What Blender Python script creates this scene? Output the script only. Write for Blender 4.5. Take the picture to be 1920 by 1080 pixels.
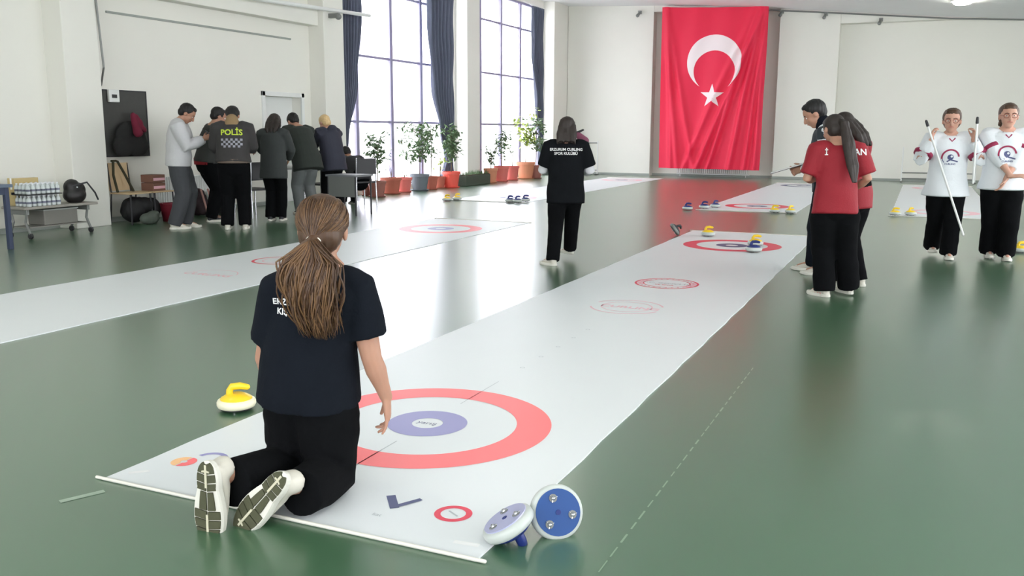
import bpy, bmesh, math, random
import numpy as np
from mathutils import Vector, Matrix
from mathutils.bvhtree import BVHTree
random.seed(7)
S = bpy.context.scene
for o in list(bpy.data.objects): bpy.data.objects.remove(o)
COL = S.collection
R = math.radians
# ---------------------------------------------------------------- camera
CAMH = 1.34; FPX = 1690.0
_P, _Y, _RO = R(9.84), R(24.2), R(0.23)
fw = Vector((-math.sin(_Y)*math.cos(_P), math.cos(_Y)*math.cos(_P), -math.sin(_P)))
rt0 = Vector((math.cos(_Y), math.sin(_Y), 0)); up0 = rt0.cross(fw)
rt = rt0*math.cos(_RO) + up0*math.sin(_RO); up = -rt0*math.sin(_RO) + up0*math.cos(_RO)
cd = bpy.data.cameras.new('camera'); cam = bpy.data.objects.new('camera', cd); COL.objects.link(cam)
cd.lens = FPX/1920*36; cd.sensor_width = 36; cd.clip_end = 200; cd.clip_start = 0.05
M = Matrix((rt, up, -fw)).transposed().to_4x4(); M.translation = (0, 0, CAMH)
cam.matrix_world = M; S.camera = cam
# ---------------------------------------------------------------- world, exposure
S.view_settings.view_transform = 'Standard'; S.view_settings.look = 'None'
S.view_settings.gamma = 1; S.view_settings.exposure = 0.70; S.view_settings.use_curve_mapping = False
w = bpy.data.worlds.new('overcast_sky'); S.world = w; w.use_nodes = True
bg = w.node_tree.nodes['Background']; bg.inputs[0].default_value = (0.95, 0.96, 1.0, 1); bg.inputs[1].default_value = 5.6
S.cycles.max_bounces = 8; S.cycles.diffuse_bounces = 5; S.cycles.sample_clamp_indirect = 6
def portal(name, loc, direction, sx, sy):
    l = bpy.data.lights.new(name, 'AREA'); l.shape = 'RECTANGLE'; l.size = sx; l.size_y = sy
    l.cycles.is_portal = True
    o = bpy.data.objects.new(name, l); COL.objects.link(o); o.location = loc
    o.rotation_euler = Vector(direction).to_track_quat('-Z', 'Z' if abs(direction[2]) < .5 else 'Y').to_euler()
portal('window_portal', (-11.1, 18.05, 2.6), (1, 0, 0), 4.9, 5.0)
portal('window_portal', (-11.1, 24.2, 2.6), (1, 0, 0), 4.3, 5.0)
portal('window_portal', (8.3, 9.5, 2.2), (-1, 0, 0), 21.0, 2.4)
portal('window_portal', (-2.0, -5.3, 2.2), (0, 1, 0), 12.0, 2.4)

# ---------------------------------------------------------------- helpers
def lin(c):
    c = c/255.0
    return c/12.92 if c <= 0.04045 else ((c+0.055)/1.055)**2.4
def mat(name, rgb, rough=0.6, metal=0.0, spec=0.5, noise=0.0, scale=20, bump=0.0, bscale=60, sheen=0, coat=0, emit=None, sub=0):
    m = bpy.data.materials.new(name); m.use_nodes = True
    nt = m.node_tree; b = nt.nodes['Principled BSDF']
    col = (lin(rgb[0]), lin(rgb[1]), lin(rgb[2]), 1)
    b.inputs['Base Color'].default_value = col; b.inputs['Roughness'].default_value = rough
    b.inputs['Metallic'].default_value = metal; b.inputs['Specular IOR Level'].default_value = spec
    if sheen: b.inputs['Sheen Weight'].default_value = sheen
    if coat: b.inputs['Coat Weight'].default_value = coat; b.inputs['Coat Roughness'].default_value = 0.15
    if sub: b.inputs['Subsurface Weight'].default_value = sub; b.inputs['Subsurface Scale'].default_value = 0.01
    if emit: b.inputs['Emission Color'].default_value = col; b.inputs['Emission Strength'].default_value = emit
    tc = nt.nodes.new('ShaderNodeTexCoord')
    n = nt.nodes.new('ShaderNodeTexNoise'); n.inputs['Scale'].default_value = scale; n.inputs['Detail'].default_value = 4
    nt.links.new(tc.outputs['Object'], n.inputs['Vector'])
    if noise:
        mx = nt.nodes.new('ShaderNodeMix'); mx.data_type = 'RGBA'
        mx.inputs[6].default_value = tuple(x*(1-noise) for x in col[:3])+(1,)
        mx.inputs[7].default_value = tuple(min(1, x*(1+noise)) for x in col[:3])+(1,)
        nt.links.new(n.outputs['Fac'], mx.inputs[0]); nt.links.new(mx.outputs[2], b.inputs['Base Color'])
    if bump:
        n2 = nt.nodes.new('ShaderNodeTexNoise'); n2.inputs['Scale'].default_value = bscale; n2.inputs['Detail'].default_value = 3
        nt.links.new(tc.outputs['Object'], n2.inputs['Vector'])
        bp = nt.nodes.new('ShaderNodeBump'); bp.inputs['Strength'].default_value = bump; bp.inputs['Distance'].default_value = 0.01
        nt.links.new(n2.outputs['Fac'], bp.inputs['Height']); nt.links.new(bp.outputs[0], b.inputs['Normal'])
    return m
class MB:
    """collects verts/faces with material slots"""
    def __init__(s): s.V = []; s.F = []; s.I = []; s.mats = []
    def slot(s, m):
        if m not in s.mats: s.mats.append(m)
        return s.mats.index(m)
    def add(s, V, F, m=None):
        k = len(s.V); s.V += [tuple(v) for v in V]; s.F += [tuple(i+k for i in f) for f in F]
        s.I += [s.slot(m) if m else 0]*len(F)
    def box(s, a, b, m=None, mx=None):
        x0, y0, z0 = a; x1, y1, z1 = b
        V = [Vector(p) for p in ((x0,y0,z0),(x1,y0,z0),(x1,y1,z0),(x0,y1,z0),(x0,y0,z1),(x1,y0,z1),(x1,y1,z1),(x0,y1,z1))]
        if mx: V = [mx @ v for v in V]
        s.add(V, [(0,3,2,1),(4,5,6,7),(0,1,5,4),(1,2,6,5),(2,3,7,6),(3,0,4,7)], m)
    def tube(s, pts, rad, side=None, n=12, m=None, caps=True):
        V, F = tube(pts, rad, side, n, caps); s.add(V, F, m)
    def ell(s, c, r, fr=None, n=16, m=None):
        V, F = ell(c, r, fr, n); s.add(V, F, m)
    def lathe(s, prof, c=(0,0,0), fr=None, n=32, m=None):
        fr = fr or (Vector((1,0,0)), Vector((0,1,0)), Vector((0,0,1))); c = Vector(c)
        V = []; F = []
        for r_, z_ in prof:
            for k in range(n):
                a = 2*math.pi*k/n; V.append(c + fr[0]*(r_*math.cos(a)) + fr[1]*(r_*math.sin(a)) + fr[2]*z_)
        for i in range(len(prof)-1):
            for k in range(n):
                F.append((i*n+k, i*n+(k+1) % n, (i+1)*n+(k+1) % n, (i+1)*n+k))
        F.append(tuple(range(n))[::-1]); F.append(tuple((len(prof)-1)*n+k for k in range(n)))
        s.add(V, F, m)
    def build(s, name, m=None, parent=None, smooth=False, bevel=0, solid=0):
        return mk(name, s.V, s.F, s.mats or [m], parent, smooth, s.I if s.mats else None, bevel, solid)
def mk(name, V, F, mats, parent=None, smooth=False, idx=None, bevel=0, solid=0):
    me = bpy.data.meshes.new(name)
    off = Vector(parent_world(parent)) if parent else Vector((0,0,0))
    A = np.array([tuple(v) for v in V], dtype=float) - np.array(off)
    me.from_pydata(A.tolist(), [], [list(f) for f in F])
    for m in mats: me.materials.append(m)
    if idx: me.polygons.foreach_set('material_index', idx)
    if smooth: me.polygons.foreach_set('use_smooth', [True]*len(me.polygons))
    me.update()
    o = bpy.data.objects.new(name, me); COL.objects.link(o)
    if parent: o.parent = parent
    if bevel:
        b = o.modifiers.new('bevel', 'BEVEL'); b.width = bevel; b.segments = 2; b.limit_method = 'ANGLE'
    if solid:
        b = o.modifiers.new('solid', 'SOLIDIFY'); b.thickness = solid; b.offset = 0
    return o
def parent_world(p):
    v = Vector(p.location); q = p.parent
    while q: v += Vector(q.location); q = q.parent
    return v
def tag(o, label, cat, group=None, kind=None):
    if label: o['label'] = label
    if cat: o['category'] = cat
    if group: o['group'] = group
    if kind: o['kind'] = kind
    return o
def thing(name, label, cat, loc, group=None):
    o = bpy.data.objects.new(name, None); COL.objects.link(o); o.location = loc; o.empty_display_size = .1
    return tag(o, label, cat, group)
def struct(mb, name, m=None, **k):
    o = mb.build(name, m, **k); o['kind'] = 'structure'; return o
def copy_tree(o, parent=None, loc=None):
    c = o.copy(); COL.objects.link(c)
    if parent: c.parent = parent
    if loc is not None: c.location = loc
    for ch in list(o.children): copy_tree(ch, c)
    return c
def frame_from(d, side=None):
    d = Vector(d).normalized()
    if side is None: side = Vector((1,0,0)) if abs(d.x) < .8 else Vector((0,1,0))
    a = Vector(side); a = (a - d*a.dot(d))
    if a.length < 1e-5: a = d.orthogonal()
    a.normalize(); return a, d.cross(a), d
def tube(pts, rad, side=None, n=12, caps=True):
    pts = [Vector(p) for p in pts]
    rad = [r_ if isinstance(r_, (tuple, list)) else (r_, r_) for r_ in rad]
    dirs = []
    for i in range(len(pts)):
        a = pts[max(0, i-1)]; b = pts[min(len(pts)-1, i+1)]; dirs.append((b-a).normalized())
    P = []; D = []; RR = []
    if caps:
        r0 = rad[0]; q = min(r0)
        for f, g in ((.98,.2),(.8,.6),(.45,.9)):
            P.append(pts[0]-dirs[0]*q*f); D.append(dirs[0]); RR.append((r0[0]*g, r0[1]*g))
    P += pts; D += dirs; RR += rad
    if caps:
        r0 = rad[-1]; q = min(r0)
        for f, g in ((.45,.9),(.8,.6),(.98,.2)):
            P.append(pts[-1]+dirs[-1]*q*f); D.append(dirs[-1]); RR.append((r0[0]*g, r0[1]*g))
    V = []; F = []; a = side
    for i in range(len(P)):
        fa, fb, _ = frame_from(D[i], a); a = fa if side is None else side
        for k in range(n):
            t = 2*math.pi*k/n; V.append(P[i]+fa*(RR[i][0]*math.cos(t))+fb*(RR[i][1]*math.sin(t)))
    for i in range(len(P)-1):
        for k in range(n): F.append((i*n+k, i*n+(k+1) % n, (i+1)*n+(k+1) % n, (i+1)*n+k))
    F.append(tuple(range(n))[::-1]); F.append(tuple((len(P)-1)*n+k for k in range(n)))
    return V, F
def ell(c, r, fr=None, n=16):
    c = Vector(c); fr = fr or (Vector((1,0,0)), Vector((0,1,0)), Vector((0,0,1)))
    V = []; F = []; m = n//2+2
    for i in range(m):
        th = math.pi*(i+.12)/(m-1+.24)
        for k in range(n):
            t = 2*math.pi*k/n
            V.append(c+fr[0]*(r[0]*math.sin(th)*math.cos(t))+fr[1]*(r[1]*math.sin(th)*math.sin(t))+fr[2]*(r[2]*math.cos(th)))
    for i in range(m-1):
        for k in range(n): F.append((i*n+k, (i+1)*n+k, (i+1)*n+(k+1) % n, i*n+(k+1) % n))
    F.append(tuple(range(n))); F.append(tuple((m-1)*n+k for k in range(n))[::-1])
    return V, F
def remesh(mb, vox, smooth=3, fac=.5):
    """union of closed pieces as one continuous surface -> (V, F)"""
    me = bpy.data.meshes.new('tmp'); me.from_pydata(mb.V, [], mb.F)
    o = bpy.data.objects.new('tmp', me); COL.objects.link(o)
    r_ = o.modifiers.new('r', 'REMESH'); r_.mode = 'VOXEL'; r_.voxel_size = vox
    if smooth:
        s_ = o.modifiers.new('s', 'SMOOTH'); s_.factor = fac; s_.iterations = smooth
    dg = bpy.context.evaluated_depsgraph_get(); ev = o.evaluated_get(dg); m2 = bpy.data.meshes.new_from_object(ev)
    V = np.empty(len(m2.vertices)*3); m2.vertices.foreach_get('co', V); V = V.reshape(-1, 3)
    F = [tuple(p.vertices) for p in m2.polygons]
    bpy.data.objects.remove(o); bpy.data.meshes.remove(me); bpy.data.meshes.remove(m2)
    return V, F
def wrinkle(V, amp, seed=0, stretch=(9, 9, 5)):
    rs = np.random.RandomState(seed); q = V*np.array(stretch); d = np.zeros(len(V))
    for k in range(5):
        a = rs.normal(size=3); a /= np.linalg.norm(a); b = rs.normal(size=3)
        d += np.sin(q@a*(1.6+k*1.1) + 1.5*np.sin(q@b*.8+k) + k*2.1)/(1+k*.5)
    c = V.mean(0); n = V-c; n[:, 2] *= .15; n /= (np.linalg.norm(n, axis=1, keepdims=True)+1e-6)
    return V + n*(d*amp/2)[:, None]
def ray(x, y): return fw*FPX + rt*(x-960) - up*(y-540)
def fl(x, y, z=0.0):
    d = ray(x, y); t = (z-CAMH)/d.z; return Vector((d.x*t, d.y*t, z))
def atY(x, y, Y):
    d = ray(x, y); t = Y/d.y; return Vector((d.x*t, Y, CAMH+d.z*t))
def textmesh(s, size, bold=False):
    cu = bpy.data.curves.new('t', 'FONT'); cu.body = s; cu.size = size; cu.align_x = 'CENTER'; cu.align_y = 'CENTER'
    if bold: cu.offset = size*.025
    cu.resolution_u = 3
    o = bpy.data.objects.new('t', cu); COL.objects.link(o)
    dg = bpy.context.evaluated_depsgraph_get(); m2 = bpy.data.meshes.new_from_object(o.evaluated_get(dg))
    V = [tuple(v.co[:2]) for v in m2.vertices]; F = [tuple(p.vertices) for p in m2.polygons]
    bpy.data.objects.remove(o); bpy.data.curves.remove(cu); bpy.data.meshes.remove(m2)
    return V, F
def ring2(c, r0, r1, n=96, a0=0, a1=360, sub=1):
    V = []; F = []
    for i in range(n+1):
        a = R(a0+(a1-a0)*i/n)
        for j in range(sub+1):
            r_ = r0+(r1-r0)*j/sub; V.append((c[0]+r_*math.cos(a), c[1]+r_*math.sin(a)))
    for i in range(n):
        for j in range(sub):
            k = i*(sub+1)+j; F.append((k, k+sub+1, k+sub+2, k+1))
    return V, F
def line2(pts, wd):
    V = []; F = []
    for i, p in enumerate(pts):
        a = Vector(pts[max(0, i-1)]); b = Vector(pts[min(len(pts)-1, i+1)]); d = (b-a).normalized(); nn = Vector((-d.y, d.x))*wd/2
        V += [tuple(Vector(p)+nn), tuple(Vector(p)-nn)]
    for i in range(len(pts)-1): F.append((2*i, 2*i+1, 2*i+3, 2*i+2))
    return V, F
def decal(mb, V2, F2, org, r_, u_, m, off=.004, back=.6):
    """press a flat print onto the surface held in mb"""
    bv = mb.bvh; org = Vector(org); r_ = Vector(r_).normalized(); u_ = Vector(u_).normalized(); d = -r_.cross(u_)
    out = []; last = org
    for x, y in V2:
        p = org + r_*x + u_*y - d*back
        h = bv.ray_cast(p, d, 2*back)
        q = h[0] if h[0] else last
        last = q
        out.append(q - d*off)
    mb.add(out, F2, m)

# ---------------------------------------------------------------- materials
M_floor = mat('green_epoxy', (58, 96, 66), rough=.42, spec=.7, noise=.10, scale=.6)
nt = M_floor.node_tree; b = nt.nodes['Principled BSDF']; b.inputs['Coat Weight'].default_value = 1; b.inputs['Coat IOR'].default_value = 1.65; b.inputs['Coat Roughness'].default_value = .25
M_wall = mat("white_wall_paint", (230, 229, 221), rough=.85, noise=.02, scale=1.5)
M_ceil = mat('ceiling_paint', (238, 238, 240), rough=.9, noise=.02, scale=2)
M_base = mat('skirting_grey', (150, 156, 150), rough=.6)
M_white = mat('white_plastic', (226, 228, 226), rough=.4)
M_frame = mat('window_frame_grey', (150, 146, 176), rough=.5)
M_curtain = mat('slate_curtain', (94, 99, 116), rough=.9, noise=.12, scale=8, bump=.3, bscale=40)
M_mat = mat('mat_vinyl_white', (222, 226, 228), rough=.42, noise=.012, scale=3, spec=.4)
M_red = mat('print_red', (252, 118, 122), rough=.45)
M_red2 = mat('print_crimson', (226, 60, 84), rough=.45)
M_pink = mat('print_faint_red', (238, 188, 198), rough=.45)
M_purple = mat('print_violet_blue', (150, 148, 196), rough=.45)
M_navyp = mat('print_navy', (70, 76, 118), rough=.45)
M_orange = mat('print_orange', (250, 196, 140), rough=.45)
M_greyp = mat('print_grey', (176, 182, 186), rough=.45)
M_black = mat('black_cloth', (20, 22, 25), rough=1, spec=.12, noise=.15, scale=14, bump=.2, bscale=120)
M_navycloth = mat('black_blue_jersey', (20, 24, 31), rough=1, spec=.12, noise=.15, scale=10, bump=.2, bscale=120)
M_trouser = mat('black_trousers', (13, 14, 16), rough=1, spec=.1, noise=.15, scale=12, bump=.2, bscale=90)
M_skin = mat('skin', (176, 132, 110), rough=.55, noise=.06, scale=25, sub=.12)
M_skin2 = mat('skin_light', (196, 150, 130), rough=.55, noise=.05, scale=25, sub=.12)
M_hair = mat('brown_hair', (74, 52, 36), rough=.5, noise=.35, scale=30, spec=.4)
M_hairl = mat('light_brown_hair', (104, 76, 50), rough=.5, noise=.3, scale=30, spec=.4)
M_hairlt = mat('dark_brown_hair', (40, 31, 27), rough=.6, noise=.3, scale=40)
M_hairb = mat('black_hair', (18, 16, 16), rough=.6, noise=.3, scale=40)
M_blond = mat('blond_hair', (206, 176, 128), rough=.5, noise=.3, scale=40)
M_redj = mat('red_jersey', (140, 18, 34), rough=.75, noise=.1, scale=9, bump=.2, bscale=80)
M_whitej = mat('white_jersey', (222, 226, 230), rough=.75, noise=.03, scale=9, bump=.2, bscale=80)
M_shoe = mat('white_shoe', (206, 202, 190), rough=.55, noise=.06, scale=30)
M_sole = mat('olive_rubber', (72, 73, 52), rough=.8, noise=.2, scale=60)
M_groove = mat('pale_tread', (196, 192, 168), rough=.8)
M_solew = mat('white_rubber', (214, 212, 202), rough=.7)
M_yellow = mat('yellow_plastic', (236, 200, 40), rough=.35)
M_blue = mat('blue_plastic', (28, 70, 132), rough=.4)
M_navy = mat('navy_plastic', (28, 44, 112), rough=.4)
M_stone = mat('stone_rim', (188, 194, 190), rough=.4)
M_steel = mat('steel', (190, 192, 196), rough=.25, metal=1)
M_dark = mat('dark_plastic', (40, 40, 44), rough=.5)
M_flagred = mat('flag_red', (232, 30, 72), rough=.6, sheen=.1)
M_flagwhite = mat('flag_white', (244, 232, 234), rough=.6)
M_grey = mat('grey_metal', (128, 130, 128), rough=.45, metal=.3)
M_wood = mat('pale_wood', (204, 178, 140), rough=.5, noise=.08, scale=12)
M_letter = mat('white_lettering', (226, 226, 226), rough=.6)
M_lime = mat('lime_lettering', (190, 210, 60), rough=.6)
M_leaf = mat('leaf_green', (98, 124, 86), rough=.5, noise=.25, scale=8)
M_leafy = mat('leaf_yellow_green', (172, 190, 96), rough=.5, noise=.2, scale=8)
M_stem = mat('stem_brown', (104, 92, 74), rough=.8)
M_soil = mat('soil', (70, 52, 42), rough=1, noise=.3, scale=60)
glass = bpy.data.materials.new('window_glass'); glass.use_nodes = True
g = glass.node_tree.nodes['Principled BSDF']; g.inputs['Transmission Weight'].default_value = 1; g.inputs['Roughness'].default_value = 0
g.inputs['IOR'].default_value = 1.02; g.inputs['Base Color'].default_value = (.97, .98, 1, 1)
eyeglass = bpy.data.materials.new('lens_glass'); eyeglass.use_nodes = True
g = eyeglass.node_tree.nodes['Principled BSDF']; g.inputs['Transmission Weight'].default_value = 1; g.inputs['Roughness'].default_value = 0; g.inputs['IOR'].default_value = 1.05

# ================================================================ THE ROOM
XL, XF = -10.85, -10.5          # left wall plane and column face
YF, YFC = 27.95, 27.6           # far wall plane and pilaster face
XR, YB = 8.0, -5.0
def zc(x): # underside of the slightly falling ceiling
    P = [(-12, 5.32), (-10.8, 5.25), (-7.4, 5.1), (-3.76, 4.82), (0.38, 4.42), (2.1, 4.31), (8.5, 4.2)]
    for (a, za), (b_, zb) in zip(P, P[1:]):
        if x <= b_: return za+(zb-za)*(x-a)/(b_-a)
    return 4.2
f_ = MB()
f_.box((-11.2, -5.4, -.2), (8.4, 28.3, 0), M_floor)
def strip(pts, wd, m, z=.0012):
    V, F = line2(pts, wd); f_.add([(x, y, z) for x, y in V], F, m)
M_chalk = mat('chalk_line', (128, 152, 128), rough=.7)
p0, p1 = fl(1412, 690), fl(1118, 1079)
for k in range(26):
    a = p0.lerp(p1, k/26); b_ = p0.lerp(p1, (k+.5+.3*random.random())/26)
    strip([(a.x, a.y), (b_.x, b_.y)], .004+.004*random.random(), M_chalk)
a, b_ = fl(112, 941), fl(196, 921); strip([(a.x, a.y), (b_.x, b_.y)], .03, mat('tape_residue', (150, 168, 150), rough=.5))
struct(f_, 'floor')
c_ = MB()
xs = [-11.2, -10.8, -7.4, -3.76, .38, 2.1, 8.4]
for a, b_ in zip(xs, xs[1:]):
    c_.add([(a, -5.4, zc(a)), (b_, -5.4, zc(b_)), (b_, 28.3, zc(b_)), (a, 28.3, zc(a)), (a, -5.4, zc(a)+.2), (b_, -5.4, zc(b_)+.2), (b_, 28.3, zc(b_)+.2), (a, 28.3, zc(a)+.2)],
           [(0, 1, 2, 3), (7, 6, 5, 4), (0, 4, 5, 1), (2, 6, 7, 3), (1, 5, 6, 2), (3, 7, 4, 0)])
struct(c_, 'ceiling', M_ceil)
T = 5.6
l = MB(); x0 = XL-.3
W1 = (15.6, 20.5); W2 = (22.0, 26.35); ZS = .1; ZT = 5.05
for y0, y1 in ((-5.4, 13.25), (14.3, W1[0]), (W1[1], W2[0]), (W2[1], 28.3)): l.box((x0, y0, -.1), (XL, y1, T))
l.box((x0, 13.25, 1.96), (XL, 14.3, T))
for a, b_ in (W1, W2):
    l.box((x0, a, -.1), (XL, b_, ZS)); l.box((x0, a, ZT), (XL, b_, T))
struct(l, 'wall_left', M_wall)
cs = MB()
for y0, y1 in ((2.9, 3.5), (8.8, 9.38), (14.62, 15.27), (20.6, 21.24), (26.45, 27.6)): cs.box((XL-.02, y0, 0), (XF, y1, 5.4))
struct(cs, 'trim_1', M_wall, bevel=.01)
bm_ = MB(); bm_.box((XL, -5, 3.3), (XF-.12, 14.62, 3.62)); struct(bm_, 'trim_2', M_wall, bevel=.01)
# far wall, its pilasters and head beam
fw_ = MB(); fw_.box((-11.2, YF, -.1), (8.4, YF+.3, T)); struct(fw_, 'wall_far', M_wall)
pf = MB(); pf.box((XF, YFC, 0), (-7.72, YF+.02, 5.4)); pf.box((-4.0, YFC, 0), (-2.35, YF+.02, 5.4))
pf.box((-7.72, YFC, 4.93), (-4.0, YF+.02, 5.4)); pf.box((-2.35, YFC+.02, 4.36), (8.2, YF+.02, 5.0))
struct(pf, 'trim_3', M_wall, bevel=.012)
rg = MB()
pts = [(x, YFC-.03, zc(x)-.05) for x in (-4.4, -3.0, -1.2, .38, 1.2, 2.1, 5)]
rg.tube(pts, [.022]*len(pts), n=8); struct(rg, 'trim_4', M_grey)
bb = MB()
bb.box((XF, YFC-.015, 0), (-7.72, YFC, .07)); bb.box((-7.72, YF-.015, 0), (-4.0, YF, .07)); bb.box((-4.0, YFC-.015, 0), (-2.35, YFC, .07)); bb.box((-2.35, YF-.015, 0), (8, YF, .07))
struct(bb, 'baseboard_far', M_base)
bb = MB()
for y0, y1 in ((-5, 8.8), (9.38, 13.2), (14.35, 14.62)): bb.box((XL, y0, 0), (XL+.015, y1, .07))
struct(bb, 'baseboard_left', M_base)
# right wall and rear wall (out of the frame) with windows added for daylight
r_ = MB()
r_.box((XR, -5.4, -.1), (XR+.3, 28.3, 1.0)); r_.box((XR, -5.4, 3.4), (XR+.3, 28.3, T)); r_.box((XR, -5.4, 1.0), (XR+.3, -1, 3.4)); r_.box((XR, 20, 1.0), (XR+.3, 28.3, 3.4))
struct(r_, 'wall_right', M_wall)
r_ = MB()
r_.box((-11.2, YB-.3, -.1), (8.3, YB, 1.0)); r_.box((-11.2, YB-.3, 3.4), (8.3, YB, T)); r_.box((-11.2, YB-.3, 1), (-8, YB, 3.4)); r_.box((4, YB-.3, 1), (8.3, YB, 3.4))
struct(r_, 'wall_rear', M_wall)
# windows
def window(name, y0, y1, mull, trans=(1.54, 2.91, 4.3)):
    x = XL-.12; root = bpy.data.objects.new(name, None); COL.objects.link(root); root.location = (x, (y0+y1)/2, 0); root['kind'] = 'structure'
    fr = MB(); t = .05
    fr.box((x-.04, y0, ZS), (x+.04, y0+.06, ZT)); fr.box((x-.04, y1-.06, ZS), (x+.04, y1, ZT)); fr.box((x-.04, y0, ZS), (x+.04, y1, ZS+.06)); fr.box((x-.04, y0, ZT-.06), (x+.04, y1, ZT))
    for y in mull: fr.box((x-.045, y-.055, ZS), (x+.045, y+.055, ZT))
    for z in trans: fr.box((x-.03, y0, z-t/2), (x+.03, y1, z+t/2))
    fr.build('window_frame', M_frame, root, bevel=.004)
    gl = MB(); gl.box((x-.004, y0, ZS), (x+.004, y1, ZT)); gl.build('window_pane', glass, root)
    si = MB(); si.box((x+.04, y0, ZS-.0), (XL+.03, y1, ZS+.03)); si.build('window_sill', M_white, root)
window('window_1', W1[0], W1[1], (16.33, 17.72, 19.05))
window('window_2', W2[0], W2[1], (22.22, 23.54, 24.87))
# what stands outside the glass: pale facade and steps, washed out by the overcast
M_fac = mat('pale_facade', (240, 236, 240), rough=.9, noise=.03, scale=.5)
M_facw = mat('facade_lilac', (196, 192, 214), rough=.9)  # lilac grey for the facade bands, panels and steps
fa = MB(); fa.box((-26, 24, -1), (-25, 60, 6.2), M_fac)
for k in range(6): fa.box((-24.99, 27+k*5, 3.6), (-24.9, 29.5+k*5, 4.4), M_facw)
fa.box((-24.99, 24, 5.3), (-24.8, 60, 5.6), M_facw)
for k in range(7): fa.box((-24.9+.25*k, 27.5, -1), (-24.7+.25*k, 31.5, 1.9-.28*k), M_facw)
tag(fa.build('building_facade'), 'pale washed-out building with steps seen through the tall windows', 'building')
gr = MB(); gr.box((-60, -10, -.5), (-11.2, 80, -.25)); struct(gr, 'ground', mat('pale_paving', (200, 198, 196), rough=.9, noise=.1, scale=1))
# door in its recess
d = bpy.data.objects.new('door_1', None); COL.objects.link(d); d.location = (XL-.2, 13.8, 0); d['kind'] = 'structure'
q = MB(); q.box((XL-.24, 13.25, 0), (XL-.2, 14.3, 1.96)); q.build('door_panel', M_white, d)
q = MB(); q.box((XL-.01, 13.17, 0), (XL+.03, 13.25, 2.04)); q.box((XL-.01, 14.3, 0), (XL+.03, 14.38, 2.04)); q.box((XL-.01, 13.17, 1.96), (XL+.03, 14.38, 2.04)); q.build('door_frame', M_white, d, bevel=.004)
q = MB(); q.tube([(XL-.17, 14.2, 1.0), (XL-.17, 14.08, 1.0)], [.012, .012], n=8); q.box((XL-.2, 14.18, .95), (XL-.17, 14.22, 1.05)); q.build('door_handle', M_steel, d)
# conduits, rod, boxes
q = MB(); q.box((XL, 9.85, 3.0), (XL+.025, 14.05, 3.03)); tag(q.build('cable_duct', M_base), 'thin grey cable duct running along the wall under the beam', 'cable duct')
q = MB(); q.tube([(XF+.02, 9.32, 5.2), (XF+.02, 9.36, 3.2), (XF+.02, 9.42, 2.2), (XF-.2, 9.55, 1.97)], [.014]*4, n=8); tag(q.build('cable', M_grey), 'dark cable dropping down the column edge to the small box', 'cable')
t = thing('control_box', 'small white control box at the top corner of the dark board', 'control box', (XL, 9.85, 1.75))
q = MB(); q.box((XL+.038, 9.74, 1.74), (XL+.08, 9.93, 1.92)); q.build('housing', M_white, t, bevel=.008)
q = MB(); q.box((XL+.08, 9.79, 1.80), (XL+.085, 9.88, 1.85)); q.build('display', M_dark, t)
t = thing('curtain_rod', 'white curtain rod with bracket above the first column', 'curtain rod', (-10.35, 14.5, 3.55))
q = MB(); q.tube([(-10.3, 12.4, 3.50), (-10.3, 15.9, 3.62)], [.035, .035], n=12); q.build('rod', M_white, t, smooth=True)
q = MB(); q.box((-10.52, 14.78, 3.46), (-10.28, 14.86, 3.54)); q.ell((-10.3, 14.82, 3.48), (.06, .07, .06)); q.build('bracket', M_grey, t)
# curtains
def curtain(label, prof, xc=-10.68, pl=.11):
    """prof: (z, y_left, y_right) from top down"""
    zs = [p[0] for p in prof]; N = 90; V = []; F = []; Z = 60
    for i in range(Z+1):
        z = zs[0]+(zs[-1]-zs[0])*i/Z
        for (a, b_) in zip(prof, prof[1:]):
            if b_[0] <= z <= a[0]+1e-6:
                f = (a[0]-z)/(a[0]-b_[0]); f = f*f*(3-2*f); yl = a[1]+(b_[1]-a[1])*f; yr = a[2]+(b_[2]-a[2])*f
        am = min(.06, .03+(yr-yl)*.03)
        for k in range(N+1):
            u = k/N; V.append((xc+am*math.sin(u*2*math.pi*7+.6*math.sin(z))+.015*math.sin(u*40+z*3), yl+(yr-yl)*(u+.012*math.sin(u*50)), z))
    for i in range(Z):
        for k in range(N): a = i*(N+1)+k; F.append((a, a+1, a+N+2, a+N+1))
    t = thing('curtain', label, 'curtain', (xc, prof[-1][1], prof[-1][0]), 'slate blue curtains beside the tall windows')
    mk('drape', V, F, [M_curtain], t, True, solid=.008)
    q = MB(); q.tube([(xc, prof[0][1]-.1, zs[0]+.03), (xc, prof[0][2]+.1, zs[0]+.03)], [.02, .02], n=10); q.build('rail', M_white, t)
curtain('slate curtain gathered left of the first window, tapering to a tie', [(5.0, 15.42, 16.25), (3.9, 15.42, 16.2), (2.4, 15.42, 15.98), (1.1, 15.40, 15.56), (.9, 15.38, 15.52)])
curtain('wide slate curtain tied back between the two tall windows', [(5.0, 18.9, 20.25), (3.9, 18.95, 20.2), (2.4, 19.1, 20.15), (1.3, 19.5, 20.15), (.7, 19.75, 20.1), (.12, 19.5, 20.2)])
curtain('narrow slate curtain at the far end of the second window', [(4.95, 25.1, 25.95), (3.6, 25.15, 25.95), (2.2, 25.45, 26.0), (1.2, 25.7, 25.98), (.3, 25.75, 25.98)])
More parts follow.
